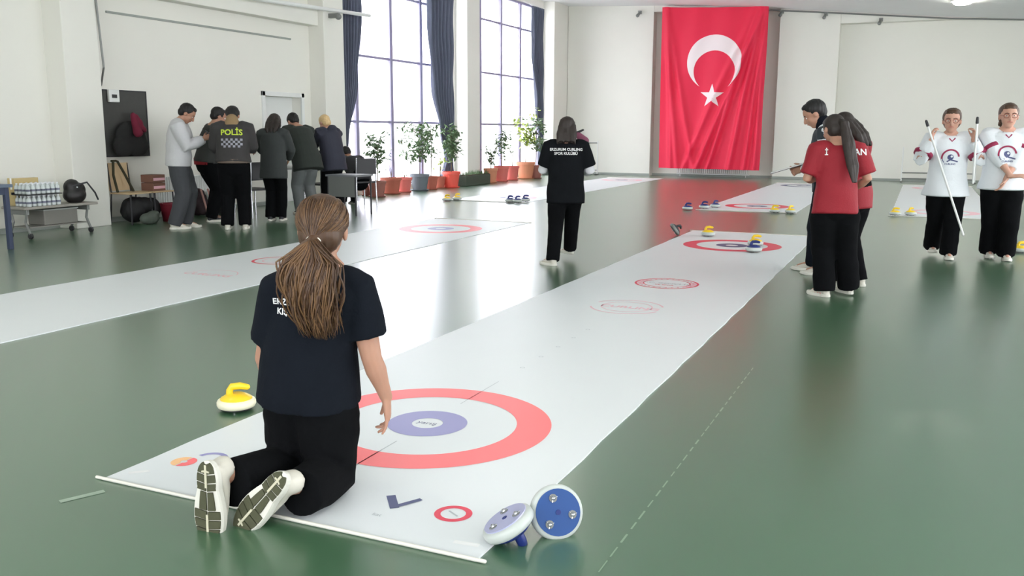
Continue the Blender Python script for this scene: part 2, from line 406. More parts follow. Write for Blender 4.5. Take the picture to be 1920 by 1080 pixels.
# ceiling lamps, seen and added
def lamp(x, y, label, e=26):
    z = zc(x); t = thing('ceiling_lamp', label, 'lamp', (x, y, z), 'round ceiling lamps')
    q = MB(); q.lathe([(.0, -.09), (.16, -.09), (.20, -.06), (.22, 0.0)], (x, y, z), n=24); o = q.build('diffuser', M_lampw, t, smooth=True)
    q = MB(); q.lathe([(.22, -.02), (.25, -.02), (.25, .01), (.22, .01)], (x, y, z), n=24); q.build('rim', M_white, t)
M_lampw = mat('lamp_diffuser', (255, 250, 236), rough=.5, emit=45)
lamp(.6, 24.3, 'round glowing ceiling lamp near the far wall')
for x, y in ((-5, 3), (.6, 3), (5.2, 13.5), (-5.5, 13.5)): lamp(x, y, 'added unseen ceiling lamp lighting the hall from outside the view')  # unseen lamps added overhead to give the room light
# small fittings along the far wall head
def fitting(x, y, z, label):
    t = thing('wall_bracket', label, 'bracket', (x, y, z))
    q = MB(); q.box((x-.05, y-.02, z-.04), (x+.05, y+.06, z+.06)); q.build('plate', M_grey, t, bevel=.01)
    q = MB(); q.tube([(x, y, z), (x-.03, y-.12, z-.1)], [.03, .05], n=10); q.build('spot_head', M_grey, t, smooth=True)
fitting(-8.15, YFC-.07, 4.92, 'small grey spot bracket left of the flag')
fitting(-3.95, YFC-.07, 4.74, 'small grey bracket just right of the flag top')
fitting(-2.75, YFC-.07, 4.62, 'small dark spot beside the pilaster corner')
fitting(-1.3, YFC-.07, 4.4, 'small grey bracket between pilaster and ceiling lamp')

# ================================================================ FLAG
def flag():
    y = 27.22; x0, x1, zt, zb = -7.36, -4.26, 5.0, .27
    def fold(u, v):  # u 0..1 left-right, v 0..1 top-down
        e = .03*math.sin(u*22+v*5)*(1-v*.4)
        for cx, sl, a, s_ in ((.93, -.62, .15, .026), (.98, -.85, .14, .024), (.95, -.35, .13, .026), (.99, -.20, .12, .022), (.88, -.9, .09, .03), (.05, .55, .10, .03), (.03, .30, .10, .026), (.99, -.06, .10, .02), (.06, .12, .08, .024)):
            cc = cx+sl*v*(.7 if sl < 0 else .55); e += a*math.exp(-((u-cc)/s_)**2)*(.35+.65*min(1, v*2.2))
        return e
    def P(u, v, off=0):
        sag = .03*math.sin(u*math.pi)*(1-v)
        xl = x0+.03*v; xr = x1-.06*v+.03*math.sin(v*9)*v*.5
        z = zt-.12*u + (zb-.02*u-(zt-.12*u))*v - sag*.6
        return (xl+(xr-xl)*u, y-fold(u, v)-off, z)
    m = MB(); NU, NV = 110, 120
    V = [P(i/NU, j/NV) for j in range(NV+1) for i in range(NU+1)]
    F = [(j*(NU+1)+i, j*(NU+1)+i+1, (j+1)*(NU+1)+i+1, (j+1)*(NU+1)+i) for j in range(NV) for i in range(NU)]
    m.add(V, F, M_flagred)
    W = 3.05; Hh = 4.65
    def uv(x, z): return ((x-x0)/W, (zt-.06-z)/Hh)
    # crescent between outer circle C1 and inner circle C2
    c1 = (-5.77, 3.38); r1 = .80; c2 = (-5.77, 3.13); r2 = .60
    # opening faces down: circles intersect below
    dv = c1[1]-c2[1]; 
    cosb = (r2*r2+dv*dv-r1*r1)/(2*r2*dv)   # angle at c2 measured from direction to c1
    cosb = max(-1, min(1, cosb)); phi2 = math.acos(cosb)
    cosa = (r1*r1+dv*dv-r2*r2)/(2*r1*dv); phi1 = math.pi-math.acos(max(-1, min(1, cosa)))
    n = 120; V = []; F = []; sb = 6
    for i in range(n+1):
        t_ = -1+2*i/n; a1 = math.pi/2+t_*phi1; a2 = math.pi/2+t_*phi2
        p1 = Vector((c1[0]+r1*math.cos(a1), c1[1]+r1*math.sin(a1))); p2 = Vector((c2[0]+r2*math.cos(a2), c2[1]+r2*math.sin(a2)))
        for k in range(sb+1):
            p = p2.lerp(p1, k/sb); V.append(P(*uv(p.x, p.y), off=.006))
    for i in range(n):
        for k in range(sb): a = i*(sb+1)+k; F.append((a, a+1, a+sb+2, a+sb+1))
    m.add(V, F, M_flagwhite)
    sc = (-5.80, 2.42); ro = .36; ri = .14; V = []; F = []
    outl = []
    for k in range(10):
        a = math.pi/2+k*math.pi/5; r_ = ro if k % 2 == 0 else ri; outl.append(Vector((sc[0]+r_*math.cos(a), sc[1]+r_*math.sin(a))))
    for k in range(10):
        A, B_ = outl[k], outl[(k+1) % 10]; c0 = Vector(sc); N = 5; base = len(V)
        for i in range(N+1):
            for j in range(N+1): p = c0.lerp(A.lerp(B_, j/N), i/N); V.append(P(*uv(p.x, p.y), off=.006))
        for i in range(N):
            for j in range(N): a = base+i*(N+1)+j; F.append((a, a+N+1, a+N+2, a+1))
    m.add(V, F, M_flagwhite)
    t = thing('flag', 'large red flag with white crescent and star hanging on the far wall', 'flag', (-5.8, 27.4, .27))
    m.build('cloth', None, t, smooth=True)
    q = MB(); q.tube([(-7.4, 27.39, 5.03), (-4.2, 27.39, 4.90)], [.02, .02], n=8); q.build('pole', M_white, t)
flag()
# low radiator behind and things on the far wall
def radiator(x0, x1, y, z0, z1, label):
    t = thing('radiator', label, 'radiator', ((x0+x1)/2, y, z0))
    q = MB(); n = int((x1-x0)/.06)
    for k in range(n): q.box((x0+k*.06+.006, y-.05, z0), (x0+k*.06+.054, y+.05, z1))
    q.build('fins', M_white, t, bevel=.01)
    q = MB(); q.tube([(x0, y, z0-.02), (x1, y, z0-.02)], [.02, .02], n=8); q.tube([(x0+.1, y, 0), (x0+.1, y, z0)], [.012, .012], n=6); q.tube([(x1-.1, y, 0), (x1-.1, y, z0)], [.012, .012], n=6); q.build('pipe', M_white, t)
radiator(-6.9, -4.7, YF-.14, .1, .62, 'white radiator behind the flag foot')
def rack(x0, x1, y, top, label, rails):
    t = thing('metal_rack', label, 'rack', ((x0+x1)/2, y, 0))
    for x in (x0, x1):
        q = MB(); q.tube([(x, y, 0), (x, y, top)], [.018, .018], n=8); q.build('post', M_white, t)
    for z in rails:
        q = MB(); q.tube([(x0, y, z), (x1, y, z)], [.016, .016], n=8); q.build('rail', M_grey, t)
    for x in (x0, x1):
        q = MB(); q.tube([(x, y-.22, .02), (x, y+.1, .02)], [.02, .02], n=8); q.build('foot', M_grey, t)
rack(-.48, 1.35, 27.5, .95, 'white low metal frame with thin rails against the far wall', (.1, .26))
rack(-9.85, -9.35, 27.35, 1.05, 'narrow white metal frame near the far left corner', (.15, 1.0))

# ================================================================ CURLING MATS
def mat_sheet(label, x0, x1, y0, y1, houses, extra=None, bars=True):
    t = thing('curling_mat', label, 'curling mat', ((x0+x1)/2, y0, 0), 'white floor curling mats')
    m = MB(); zt = .006
    N = 40; V = []; F = []
    for i in range(N+1):
        y = y0+(y1-y0)*i/N; e = .004*math.sin(i*2.1); V += [(x0+e, y, 0), (x1+e, y, 0), (x0+e, y, zt), (x1+e, y, zt)]
    for i in range(N):
        a = 4*i; F += [(a+2, a+3, a+7, a+6), (a, a+4, a+5, a+1), (a, a+2, a+6, a+4), (a+1, a+5, a+7, a+3)]
    F += [(0, 1, 3, 2), (4*N, 4*N+2, 4*N+3, 4*N+1)]
    m.add(V, F, M_mat)
    def pr(V2, F2, mm, z=zt+.0008): m.add([(x, y, z) for x, y in V2], F2, mm)
    xc = (x0+x1)/2
    for hy, red in houses:
        pr(*ring2((xc, hy), .415, .575), red); pr(*ring2((xc, hy), .072, .185), M_purple if red is M_red else M_navyp)
    pr(*line2([(xc, y0+.3), (xc, y0+.85)], .006), M_greyp); pr(*line2([(xc, y0+1.45), (xc, y0+1.9)], .004), M_greyp)
    if extra: extra(pr, xc)
    m.build('sheet', None, t)
    if bars:
        for y in (y0, y1):
            q = MB(); q.tube([(x0-.03, y, .0075), (x1+.03, y, .0075)], [.0065, .0065], n=10); q.build('end_bar', M_solew, t, smooth=True)
    return t
def tr(V, F, dx, dy, rot=0, sx=1):
    c, s_ = math.cos(rot), math.sin(rot); return [(dx+(x*c-y*s_)*sx, dy+x*s_+y*c) for x, y in V], F
def extra_near(pr, xc):
    # round stamp with lettering
    pr(*ring2((xc, 7.83), .265, .285), M_red2); pr(*ring2((xc, 7.83), .20, .212), M_red2); pr(*ring2((xc, 7.83), .215, .262, a0=-35, a1=35), M_pink); pr(*ring2((xc, 7.83), .215, .262, a0=145, a1=215), M_pink)
    pr(*tr(*textmesh('T.C. GENÇLİK', .07, True), xc, 7.83), M_greyp); pr(*tr(*textmesh('VE SPOR', .045, True), xc, 7.74), M_red2)
    for k in range(28):
        a = k*2*math.pi/28; pr(*ring2((xc+.238*math.cos(a), 7.83+.238*math.sin(a)), .004, .010, n=8), M_red2)
    pr(*ring2((xc+.0, 6.62), .27, .285, a0=20, a1=160), M_pink); pr(*ring2((xc, 6.62), .27, .285, a0=200, a1=340), M_pink)
    pr(*tr(*textmesh('CURLING', .11, True), xc+.03, 6.60), M_pink)
    pr(*ring2((xc, 6.62), .19, .20), M_pink)
    for k in range(5):
        pr(*tr(*textmesh('O', .04), xc, 4.6+k*.28), M_greyp)
    pr(*tr(*textmesh('yarış', .05), xc, 3.5), M_navyp)
    # corner prints on the near end
    pr(*ring2((xc+.58, 2.66), .045, .068), M_red2); pr(*line2([(xc+.555, 2.675), (xc+.605, 2.645)], .008), M_greyp)
    vv = [fl(733, 932), fl(740, 956), fl(790, 940)]; pr(*line2([(vv[0].x, vv[0].y), (vv[1].x, vv[1].y)], .034), M_navyp); pr(*line2([(vv[1].x-.01, vv[1].y), (vv[2].x, vv[2].y)], .022), M_navyp, .0085)
    pr(*tr(*textmesh('kat', .03), xc+.34, 2.54), M_greyp)
    pr(*ring2((xc-.66, 2.65), .012, .05, a0=90, a1=270), M_orange); pr(*ring2((xc-.655, 2.65), .012, .05, a0=-90, a1=90), M_red); pr(*ring2((xc-.585, 2.72), .05, .072, a0=20, a1=170), M_purple)
    # glossy tape patches
    pr(*tr([(-.04, -.012), (.04, -.012), (.04, .012), (-.04, .012)], [(0, 1, 2, 3)], xc-.735, 2.49, .7), M_tape); pr(*tr([(-.045, -.012), (.045, -.012), (.045, .012), (-.045, .012)], [(0, 1, 2, 3)], xc+.73, 2.47, .1), M_tape)
M_tape = mat('clear_tape', (250, 250, 250), rough=.08, spec=1)
mat_sheet('long white curling mat running from the kneeling girl into the distance', -2.81, -1.19, 2.38, 12.32, ((3.5, M_red), (10.88, M_red2)), extra_near)
def extra_left(pr, xc):
    pr(*ring2((xc, 7.5), .25, .28), M_red2); pr(*ring2((xc, 7.5), .16, .175), M_pink); pr(*tr(*textmesh('CURLING', .13, True), xc, 6.45), M_pink); pr(*ring2((xc, 6.45), .27, .28, a0=20, a1=160), M_pink)
mat_sheet('long white curling mat nearest the left wall, second from camera', -6.82, -5.25, 2.4, 12.3, ((3.5, M_red), (11.0, M_red)), extra_left)
mat_sheet('white curling mat in front of the flower pots at the windows', -8.5, -6.85, 15.76, 25.9, ((16.9, M_pink), (24.6, M_pink)))
mat_sheet('far white curling mat right of centre with red ring', -3.52, -1.88, 15.75, 25.3, ((17.0, M_red2), (24.2, M_navyp)))
mat_sheet('far white curling mat behind the two girls in white jerseys', -.4, 1.2, 16.0, 25.9, ((17.1, M_pink), (24.6, M_pink)))

# ================================================================ CURLING STONES
def stone(label, loc, colr, n=(0, 0, 1), rot=0, group=None, cap=None, base=None):
    n = Vector(n).normalized(); a, b_, _ = frame_from(n, Vector((math.cos(rot), math.sin(rot), 0)))
    c = Vector(loc); fr = (a, b_, n)
    t = thing('curling_stone', label, 'curling stone', c, group)
    def pt(x, y, z): return c+a*x+b_*y+n*z
    q = MB(); q.lathe([(.078, .004), (.088, .008), (.0925, .018), (.0925, .030), (.088, .040), (.074, .047)], c, fr, 40); q.build('rim', base or M_stone, t, smooth=True)
    q = MB(); q.lathe([(.080, .040), (.074, .050), (.055, .062), (.036, .070)], c, fr, 36); q.build('cap', cap or colr, t, smooth=True)
    q = MB(); q.tube([pt(-.030, 0, .058), pt(-.030, 0, .085), pt(-.018, 0, .104), pt(.02, 0, .108), pt(.055, 0, .102)], [(.020, .018), (.017, .016), (.017, .018), (.017, .018), (.014, .014)], n=12); q.build('handle', colr, t, smooth=True)
    q = MB(); q.lathe([(.0, .000), (.078, .000), (.078, .006), (.0, .006)], c, fr, 36); u = q.build('underside', colr if colr is M_blue else M_dark, t)
    for k in range(3):
        an = k*2*math.pi/3+.5; cx, cy = .05*math.cos(an), .05*math.sin(an)
        q = MB(); q.lathe([(.014, -.003), (.014, .002)], pt(cx, cy, 0), fr, 14, M_grey)
        q.ell(pt(cx, cy, -.004), (.008, .008, .008), fr, 10, M_steel)
        for j in range(3):
            aa = j*2*math.pi/3; q.tube([pt(cx, cy, -.003), pt(cx+.014*math.cos(aa), cy+.014*math.sin(aa), -.003)], [.002, .002], n=6, m=M_steel)
        q.build('ball_caster', None, t)
    q = MB(); q.lathe([(.0, -.002), (.009, -.002), (.009, 0)], c, fr, 14); q.build('centre_bolt', M_navy, t)
    return t
BAY = mat('cream_rim', (226, 222, 196), rough=.4)
stone('yellow curling stone on the green floor left of the kneeling girl', fl(444, 768)+Vector((0, 0, .012)), M_yellow, rot=.5, base=BAY)
# blue one standing tipped up with its underside to us
pn = Vector((.58, -.70, .34)).normalized()
stone('blue curling stone tipped up showing its blue underside and ball casters', fl(1040, 1012)+Vector((0, 0, .085))+Vector((-.0, .03, 0)), M_blue, n=-pn, rot=2.6)
nn = (rt0*.42*1 - Vector((0, 0, 1))*.9 + Vector(fw)*-.02)
M_under = mat('pale_violet_underside', (170, 172, 204), rough=.3)  # pale violet colour stands in for a reflection on the underside
st = stone('navy-handled curling stone lying upside down on the mat corner', fl(946, 1016)+Vector((0, 0, .085)), M_navy, n=(rt0*.50-Vector((0, 0, 1))*.86), rot=2.6)
for ch in st.children:
    if ch.name.startswith('underside'): ch.data.materials[0] = M_under
SM = 'curling stones at the far ends of the mats'
def on(x, y, z=.021): p = fl(x, y); return Vector((p.x, p.y, z))
stone('yellow curling stone on the far left corner of the long mat', on(1327, 444), M_yellow, rot=.3)
stone('yellow curling stone inside the red ring of the long mat', on(1416, 462), M_yellow, rot=.2)
stone('blue curling stone nearest the yellow one in the red ring', on(1413, 474), M_navy, rot=.2)
p = on(1262, 442, .07); stone('dark curling stone tipped on the floor left of the long mat end', p, M_dark, n=(.75, .3, .55), rot=1.0, base=M_grey)
stone('blue curling stone alone on the floor left of the far mat', on(1289, 394, .012), M_navy)
stone('blue curling stone at the far mat corner, left of the pair', on(1320, 392), M_navy)
stone('blue curling stone at the far mat corner, right of the pair', on(1341, 390), M_navy, rot=1)
stone('yellow curling stone at the far mat near edge, left of the pair', on(1452, 400), M_yellow)
stone('yellow curling stone at the far mat right corner', on(1482, 401), M_yellow, rot=1)
stone('yellow curling stone at the left corner of the mat behind the girls', on(1678, 405), M_yellow)
stone('yellow curling stone second from the left corner of that mat', on(1707, 405), M_yellow, rot=1)
stone('yellow curling stone on the floor at the right picture edge', on(1913, 474, .012), M_yellow, rot=.4)
stone('yellow curling stone leftmost by the window mat', on(838, 377, .012), M_yellow)
stone('yellow curling stone beside the leftmost at the window mat', on(857, 376), M_yellow, rot=1)
stone('navy curling stone left of the three at the window mat', on(956, 380), M_navy)
stone('navy curling stone in the middle of the three at the window mat', on(970, 381), M_navy, rot=1)
stone('navy curling stone right of the three at the window mat', on(985, 379), M_navy, rot=.5)

# ================================================================ PEOPLE
Z3 = Vector((0, 0, 1))
def bez(a, b, c, n=8):
    a, b, c = Vector(a), Vector(b), Vector(c)
    return [a*(1-t)**2+b*2*t*(1-t)+c*t*t for t in [i/n for i in range(n+1)]]
def ik(a, c, l1, l2, hint):
    a, c = Vector(a), Vector(c); d = c-a; L = d.length
    if L > (l1+l2)*.998: c = a+d*((l1+l2)*.998/L); d = c-a; L = d.length
    u = d/L; x = (l1*l1-l2*l2+L*L)/(2*L); h = math.sqrt(max(0, l1*l1-x*x))
    hv = Vector(hint); hv = hv-u*hv.dot(u)
    hv = hv.normalized() if hv.length > 1e-5 else u.orthogonal().normalized()
    return a+u*x+hv*h, c
def pose(H, loc, yaw, lean=0, turn=0, side=0, hipz=.51, lh=None, rh=None, lf=None, rf=None, lfy=0, rfy=0, le=(-1, -.6, -.2), re=(1, -.6, -.2), hp=0, hy=0, hr=0,
         lhd=None, rhd=None, sw=.105, seat=False):
    """joints of a standing figure in world space; yaw 0 looks along +Y, angles in degrees"""
    Mz = Matrix.Rotation(R(yaw), 3, 'Z'); o = Vector(loc); J = {'H': H}
    def W(p): return o+Mz@(Vector(p)*H)
    def D(p): return (Mz@Vector(p)).normalized()
    B = Matrix.Rotation(R(-lean), 3, 'X')@Matrix.Rotation(R(side), 3, 'Y')@Matrix.Rotation(R(turn), 3, 'Z')
    pel = Vector((0, 0, hipz+.02))
    def T(p): return W(pel+B@Vector(p))
    J['pel'] = T((0, 0, 0)); J['waist'] = T((0, 0, .09)); J['chest'] = T((0, .005, .20)); J['uch'] = T((0, 0, .265)); J['neck'] = T((0, .0, .305))
    J['r'] = (Mz@(B@Vector((1, 0, 0)))).normalized(); J['f'] = (Mz@(B@Vector((0, 1, 0)))).normalized(); J['hr'] = D((1, 0, 0)); J['hf'] = D((0, 1, 0))
    HM = Mz@B@Matrix.Rotation(R(hy), 3, 'Z')@Matrix.Rotation(R(-hp), 3, 'X')@Matrix.Rotation(R(hr), 3, 'Y')
    J['hfw'] = HM@Vector((0, 1, 0)); J['hup'] = HM@Z3; J['hrt'] = HM@Vector((1, 0, 0))
    J['head'] = J['neck']+(J['hup']*.085+J['hfw']*.012)*H
    for s, k, h, e in ((-1, 'L', lh, le), (1, 'R', rh, re)):
        sh = T((s*sw, 0, .275)); J['sh'+k] = sh
        tgt = W(h) if h is not None else sh+Mz@Vector((s*.03, .03, -.31))*H
        J['el'+k], J['wr'+k] = ik(sh, tgt, .172*H, .150*H, Mz@Vector(e))
        hd = {'L': lhd, 'R': rhd}[k]
        J['hd'+k] = D(hd) if hd else (J['wr'+k]-J['el'+k]).normalized()
    for s, k, f, fy in ((-1, 'L', lf, lfy), (1, 'R', rf, rfy)):
        hp_ = W(Vector((s*.052, 0, hipz))); J['hip'+k] = hp_
        f = f if f is not None else (s*.06, 0, .045)
        J['kn'+k], J['an'+k] = ik(hp_, W(f), .245*H, .235*H, D((0, 1, 0)) if not seat else D((0, 1, .4)))
        td = D((math.sin(R(-fy)), math.cos(R(fy)), -.0)); J['toe'+k] = td; J['su'+k] = Vector((0, 0, 1))
    return J
def hand(mb, wr, d, pn, s, L, curl=.35, spread=.16, fr=None, rs=1.0, fingers=None):
    """palm, four separate fingers and a thumb leaving the side of the palm; s = +1 thumb towards 'side' vector"""
    d = Vector(d).normalized(); pn = Vector(pn); pn = (pn-d*pn.dot(d)).normalized(); sd = d.cross(pn)*s   # sd points to the thumb side
    def P(a, b, c): return Vector(wr)+d*a*L+sd*b*L+pn*c*L
    mb.tube([P(-.10, 0, 0), P(.08, 0, 0), P(.28, .0, 0), P(.47, -.01, 0)], [(.13*L, .105*L), (.17*L, .10*L), (.215*L, .085*L), (.205*L, .065*L)], side=sd, n=14)
    lens = (.40, .45, .42, .33)
    for i in range(4):
        b0 = .165-.11*i; ang = (1.5-i)*spread; cu = curl if not fingers else fingers[i][0]; an = ang if not fingers else fingers[i][1]
        p = P(.47, b0, 0); v = (d*math.cos(an)+sd*math.sin(an)).normalized(); pts = [P(.36, b0*.9, 0), p]; l = lens[i]*L
        for seg, ph in ((.45, .6), (.30, 1.6), (.25, 2.5)):
            a = cu*ph; dd = v*math.cos(a)+pn*math.sin(a); p = p+dd*l*seg; pts.append(p)
        r_ = .048*L*rs*(1, 1.04, 1, .88)[i]; mb.tube(pts, [r_*1.05, r_*1.08, r_, r_*.92, r_*.78], n=10)
    t0 = P(.12, .14, .02); t1 = P(.27, .27, .10); t2 = P(.42, .33, .16); t3 = P(.53, .34, .22)
    mb.tube([P(.05, .06, 0), t0, t1, t2, t3], [.06*L, .07*L, .062*L, .055*L, .044*L], n=10)
def person(J, label, st):
    H = J['H']; loc = Vector((J['pel'].x, J['pel'].y, 0)); root = thing('person', label, 'person', loc)
    vox = st.get('vox', .0085); cvox = st.get('cvox', .012); bw = st.get('bw', 1.0)   # build width
    skin = st.get('skin', M_skin)
    hs = st.get('hs', .143)*H; up_, fo, ri = J['hup'], J['hfw'], J['hrt']; hc = J['head']
    def HP(x, y, z): return hc+ri*(x*hs)+fo*(y*hs)+up_*(z*hs)
    fr = (ri, fo, up_)
    # ---- body, one continuous skin
    b = MB(); r, f = J['r'], J['f']
    tor = [J['pel']-Z3*.02*H, J['pel'].lerp(J['waist'], .4), J['waist'], J['chest'], J['uch'], J['neck']-(J['neck']-J['uch'])*.35]
    tr_ = [(.082, .058), (.082, .06), (.068, .05), (.080, .058), (.082, .05), (.055, .04)]
    b.tube(tor, [(x*H*bw, y*H*bw) for x, y in tr_], side=r, n=18)
    b.tube([J['uch'], J['neck'], J['neck'].lerp(hc, .6), hc-up_*.1*hs], [.042*H, .034*H, .031*H, .033*H], n=14)
    b.ell(HP(0, -.04, .13), (.345*hs, .43*hs, .38*hs), fr, 20); b.ell(HP(0, .10, -.12), (.275*hs, .30*hs, .34*hs), fr, 18)
    b.ell(HP(0, .20, -.36), (.15*hs, .15*hs, .12*hs), fr, 12)
    b.tube([HP(0, .385, .06), HP(0, .43, -.03), HP(0, .455, -.11)], [.035*hs, .045*hs, .065*hs], n=10)
    b.ell(HP(0, .36, -.24), (.10*hs, .05*hs, .05*hs), fr, 10)
    for s in (-1, 1):
        b.ell(HP(s*.345, -.03, -.04), (.04*hs, .085*hs, .13*hs), fr, 10)
        b.ell(HP(s*.16, .26, -.10), (.11*hs, .11*hs, .10*hs), fr, 10)
    for s, k in ((-1, 'L'), (1, 'R')):
        sh, e, w_ = J['sh'+k], J['el'+k], J['wr'+k]
        b.tube([J['uch']+r*s*.03*H, sh, sh.lerp(e, .5), e, e.lerp(w_, .3), e.lerp(w_, .7), w_], [.036*H, .036*H*bw, .029*H*bw, .0235*H*bw, .0245*H*bw, .0185*H, .0155*H], n=12)
        pn = J.get('pn'+k, (f*.2-r*s)); hand(b, w_, J['hd'+k], pn, (s if J.get('flip'+k) is None else -s), .108*H, J.get('curl'+k, .4), J.get('spread'+k, .17), fingers=J.get('fing'+k), rs=st.get('frs', 1.15))
        hp_, kn, an = J['hip'+k], J['kn'+k], J['an'+k]
        b.tube([hp_+Z3*.02*H, hp_.lerp(kn, .5), kn, kn.lerp(an, .35), an], [.055*H*bw, .046*H*bw, .034*H, .033*H, .022*H], n=12)
        b.tube([an, an+J['toe'+k]*.075*H-J['su'+k]*.020*H], [.021*H, .013*H], n=10)
    V, F = remesh(b, vox, 3)
    mk('body', V, F, [skin], root, True)
    # ---- shirt
    sc = st.get('shirt', M_black); lo = st.get('loose', 1.0); sl = st.get('sleeve', .55)
    m = MB(); hem = st.get('hem', .09); hd = (J['pel']-J['waist']).normalized()
    hemp = J['pel']+hd*hem*H*.6 - Z3*hem*H*.4
    pts = [hemp, J['pel'], J['waist'], J['chest'], J['uch'], J['neck']-(J['neck']-J['uch'])*.30]
    wr = [(.108, .078), (.104, .078), (.096, .074), (.098, .074), (.096, .062), (.052, .048)]
    if st.get('hemw'): wr[0] = st['hemw']
    if st.get('pelw'): wr[1] = st['pelw']
    if st.get('waistw'): wr[2] = st['waistw']
    m.tube(pts, [(x*H*bw*lo, y*H*bw*lo) for x, y in wr], side=r, n=24, caps=False)
    for s, k in ((-1, 'L'), (1, 'R')):
        sh, e, w_ = J['sh'+k], J['el'+k], J['wr'+k]; ar = st.get('armr', 1.0)*lo
        P = [J['uch']+r*s*.02*H, J['uch'].lerp(sh, .8)+Z3*.0*H, sh]; Q = [.044*H, .046*H*ar, .047*H*ar]
        if sl <= 1: P += [sh.lerp(e, sl*.5), sh.lerp(e, sl)]; Q += [.048*H*ar, .047*H*ar]
        else:
            P += [sh.lerp(e, .5), e, e.lerp(w_, (sl-1)*.5), e.lerp(w_, sl-1)]; Q += [.045*H*ar, .040*H*ar, .036*H*ar, .028*H*ar]
        if st.get('narrowhem'): pass
        m.tube(P, Q, n=16, caps=False)
        m.ell(sh-r*s*.010*H, (.043*H*min(ar, 1.1),)*3, None, 14)
    V, F = remesh(m, cvox, st.get('csm', 5)); V = wrinkle(V, st.get('wr', .006), st.get('seed', 1), (6, 6, 9))
    g_ = MB(); g_.add(V, F, sc); g_.bvh = BVHTree.FromPolygons([Vector(v) for v in V], F)
    J['C'] = J['chest']
    if st.get('decals'): st['decals'](g_, J, H)
    g_.build(st.get('sname', 'shirt'), None, root, smooth=True)
    if st.get('under'):
        for s, k in ((-1, 'L'), (1, 'R')):
            m = MB(); e, w_, sh = J['el'+k], J['wr'+k], J['sh'+k]
            m.tube([sh.lerp(e, .7), e, e.lerp(w_, .5), e.lerp(w_, .92)], [.034*H, .034*H, .031*H, .024*H], n=14, caps=False)
            V, F = remesh(m, cvox*.8, 3); mk('undershirt_sleeve', V, F, [st['under']], root, True)
    # ---- trousers
    m = MB(); tw = st.get('tw', 1.0)
    m.tube([J['hipL'].lerp(J['hipR'], .5)+Z3*st.get('ptop', .07)*H, J['hipL'].lerp(J['hipR'], .5)+Z3*.02*H, J['hipL'].lerp(J['hipR'], .5)-Z3*.03*H], [(.092*H*bw, .068*H*bw), (.100*H*bw, .076*H*bw), (.09*H*bw, .07*H*bw)], side=J['hr'], n=20)
    for s, k in ((-1, 'L'), (1, 'R')):
        hp_, kn, an = J['hip'+k], J['kn'+k], J['an'+k]; cf = J.get('cuff'+k, an-Z3*.012*H)
        m.tube([hp_+Z3*.01*H, hp_.lerp(kn, .35), hp_.lerp(kn, .7), kn, kn.lerp(cf, .4), kn.lerp(cf, .8), cf], [.064*H*bw, .060*H*tw, .052*H*tw, .047*H*tw, .045*H*tw, .043*H*tw*st.get('flare', 1), .042*H*tw*st.get('flare', 1)], n=16, caps=False)
    V, F = remesh(m, cvox, 4); V = wrinkle(V, st.get('wr', .006)*.8, st.get('seed', 1)+9, (7, 7, 12))
    mk('trousers', V, F, [st.get('trou', M_trouser)], root, True)
    # ---- shoes
    for s, k in ((-1, 'L'), (1, 'R')):
        shoe(root, J['an'+k], J['toe'+k], J['su'+k], .155*H*st.get('shoe', 1), st.get('shoem', M_shoe), st.get('tread', False), s, (st.get('accent')))
    # ---- hair
    hm = st.get('hair', M_hairb); hk = st.get('hstyle', 'short')
    if hk != 'custom':
        m = MB(); m.ell(HP(0, -.10, .17), (.385*hs, .43*hs, .395*hs), fr, 20)
        if hk == 'short': m.ell(HP(0, -.22, -.02), (.31*hs, .27*hs, .30*hs), fr, 16); m.ell(HP(0, .16, .40), (.25*hs, .16*hs, .12*hs), fr, 12)
        else: m.ell(HP(0, -.18, -.05), (.36*hs, .32*hs, .36*hs), fr, 16); m.ell(HP(0, .10, .36), (.29*hs, .24*hs, .16*hs), fr, 12)
        if hk == 'tail':
            for j in range(3):
                p0_ = HP(0, -.48, .08+.03*j); tl = st.get('tail', .9); 
                m.tube([p0_, HP(.03*(j-1), -.66, -.05), HP(.09*(j-1), -.66, -.45*tl-.1), HP(.11*(j-1)+.03, -.60, -1.0*tl), HP(.07*(j-1), -.56, -1.35*tl)], [.09*hs, .14*hs, .16*hs, .13*hs, .04*hs], n=12)
        if hk == 'long':
            for s in (-1, 0, 1):
                m.tube([HP(s*.22, -.28, .1), HP(s*.27, -.36, -.3), HP(s*.26, -.42, -.75), HP(s*.22, -.42, -1.15*st.get('tail', 1))], [.16*hs, .19*hs, .17*hs, .08*hs], n=12)
            for s in (-1, 1): m.tube([HP(s*.33, .02, .2), HP(s*.37, -.02, -.25), HP(s*.34, -.08, -.65)], [.08*hs, .09*hs, .06*hs], n=10)
        if hk == 'bun': m.ell(HP(0, -.52, -.05), (.17*hs, .14*hs, .16*hs), fr, 14)
        V, F = remesh(m, max(.006, vox*.8), 3); V = wrinkle(V, .004, 5, (60, 60, 12)); mk('hair', V, F, [hm], root, True)
    if st.get('face', True):
        for s in (-1, 1):
            q = MB(); q.ell(HP(s*.14, .335, .02), (.055*hs, .03*hs, .028*hs), fr, 10, M_eye); q.ell(HP(s*.14, .358, .02), (.024*hs, .012*hs, .024*hs), fr, 8, M_iris); q.build('eye', None, root, smooth=True)
            q = MB(); q.tube([HP(s*.06, .385, .115), HP(s*.14, .372, .135), HP(s*.22, .33, .11)], [.012*hs, .014*hs, .008*hs], n=6); q.build('eyebrow', hm, root)
        q = MB(); q.tube([HP(-.10, .372, -.235), HP(0, .408, -.225), HP(.10, .372, -.235)], [.012*hs, .022*hs, .012*hs], n=8); q.build('lips', M_lips, root, smooth=True)
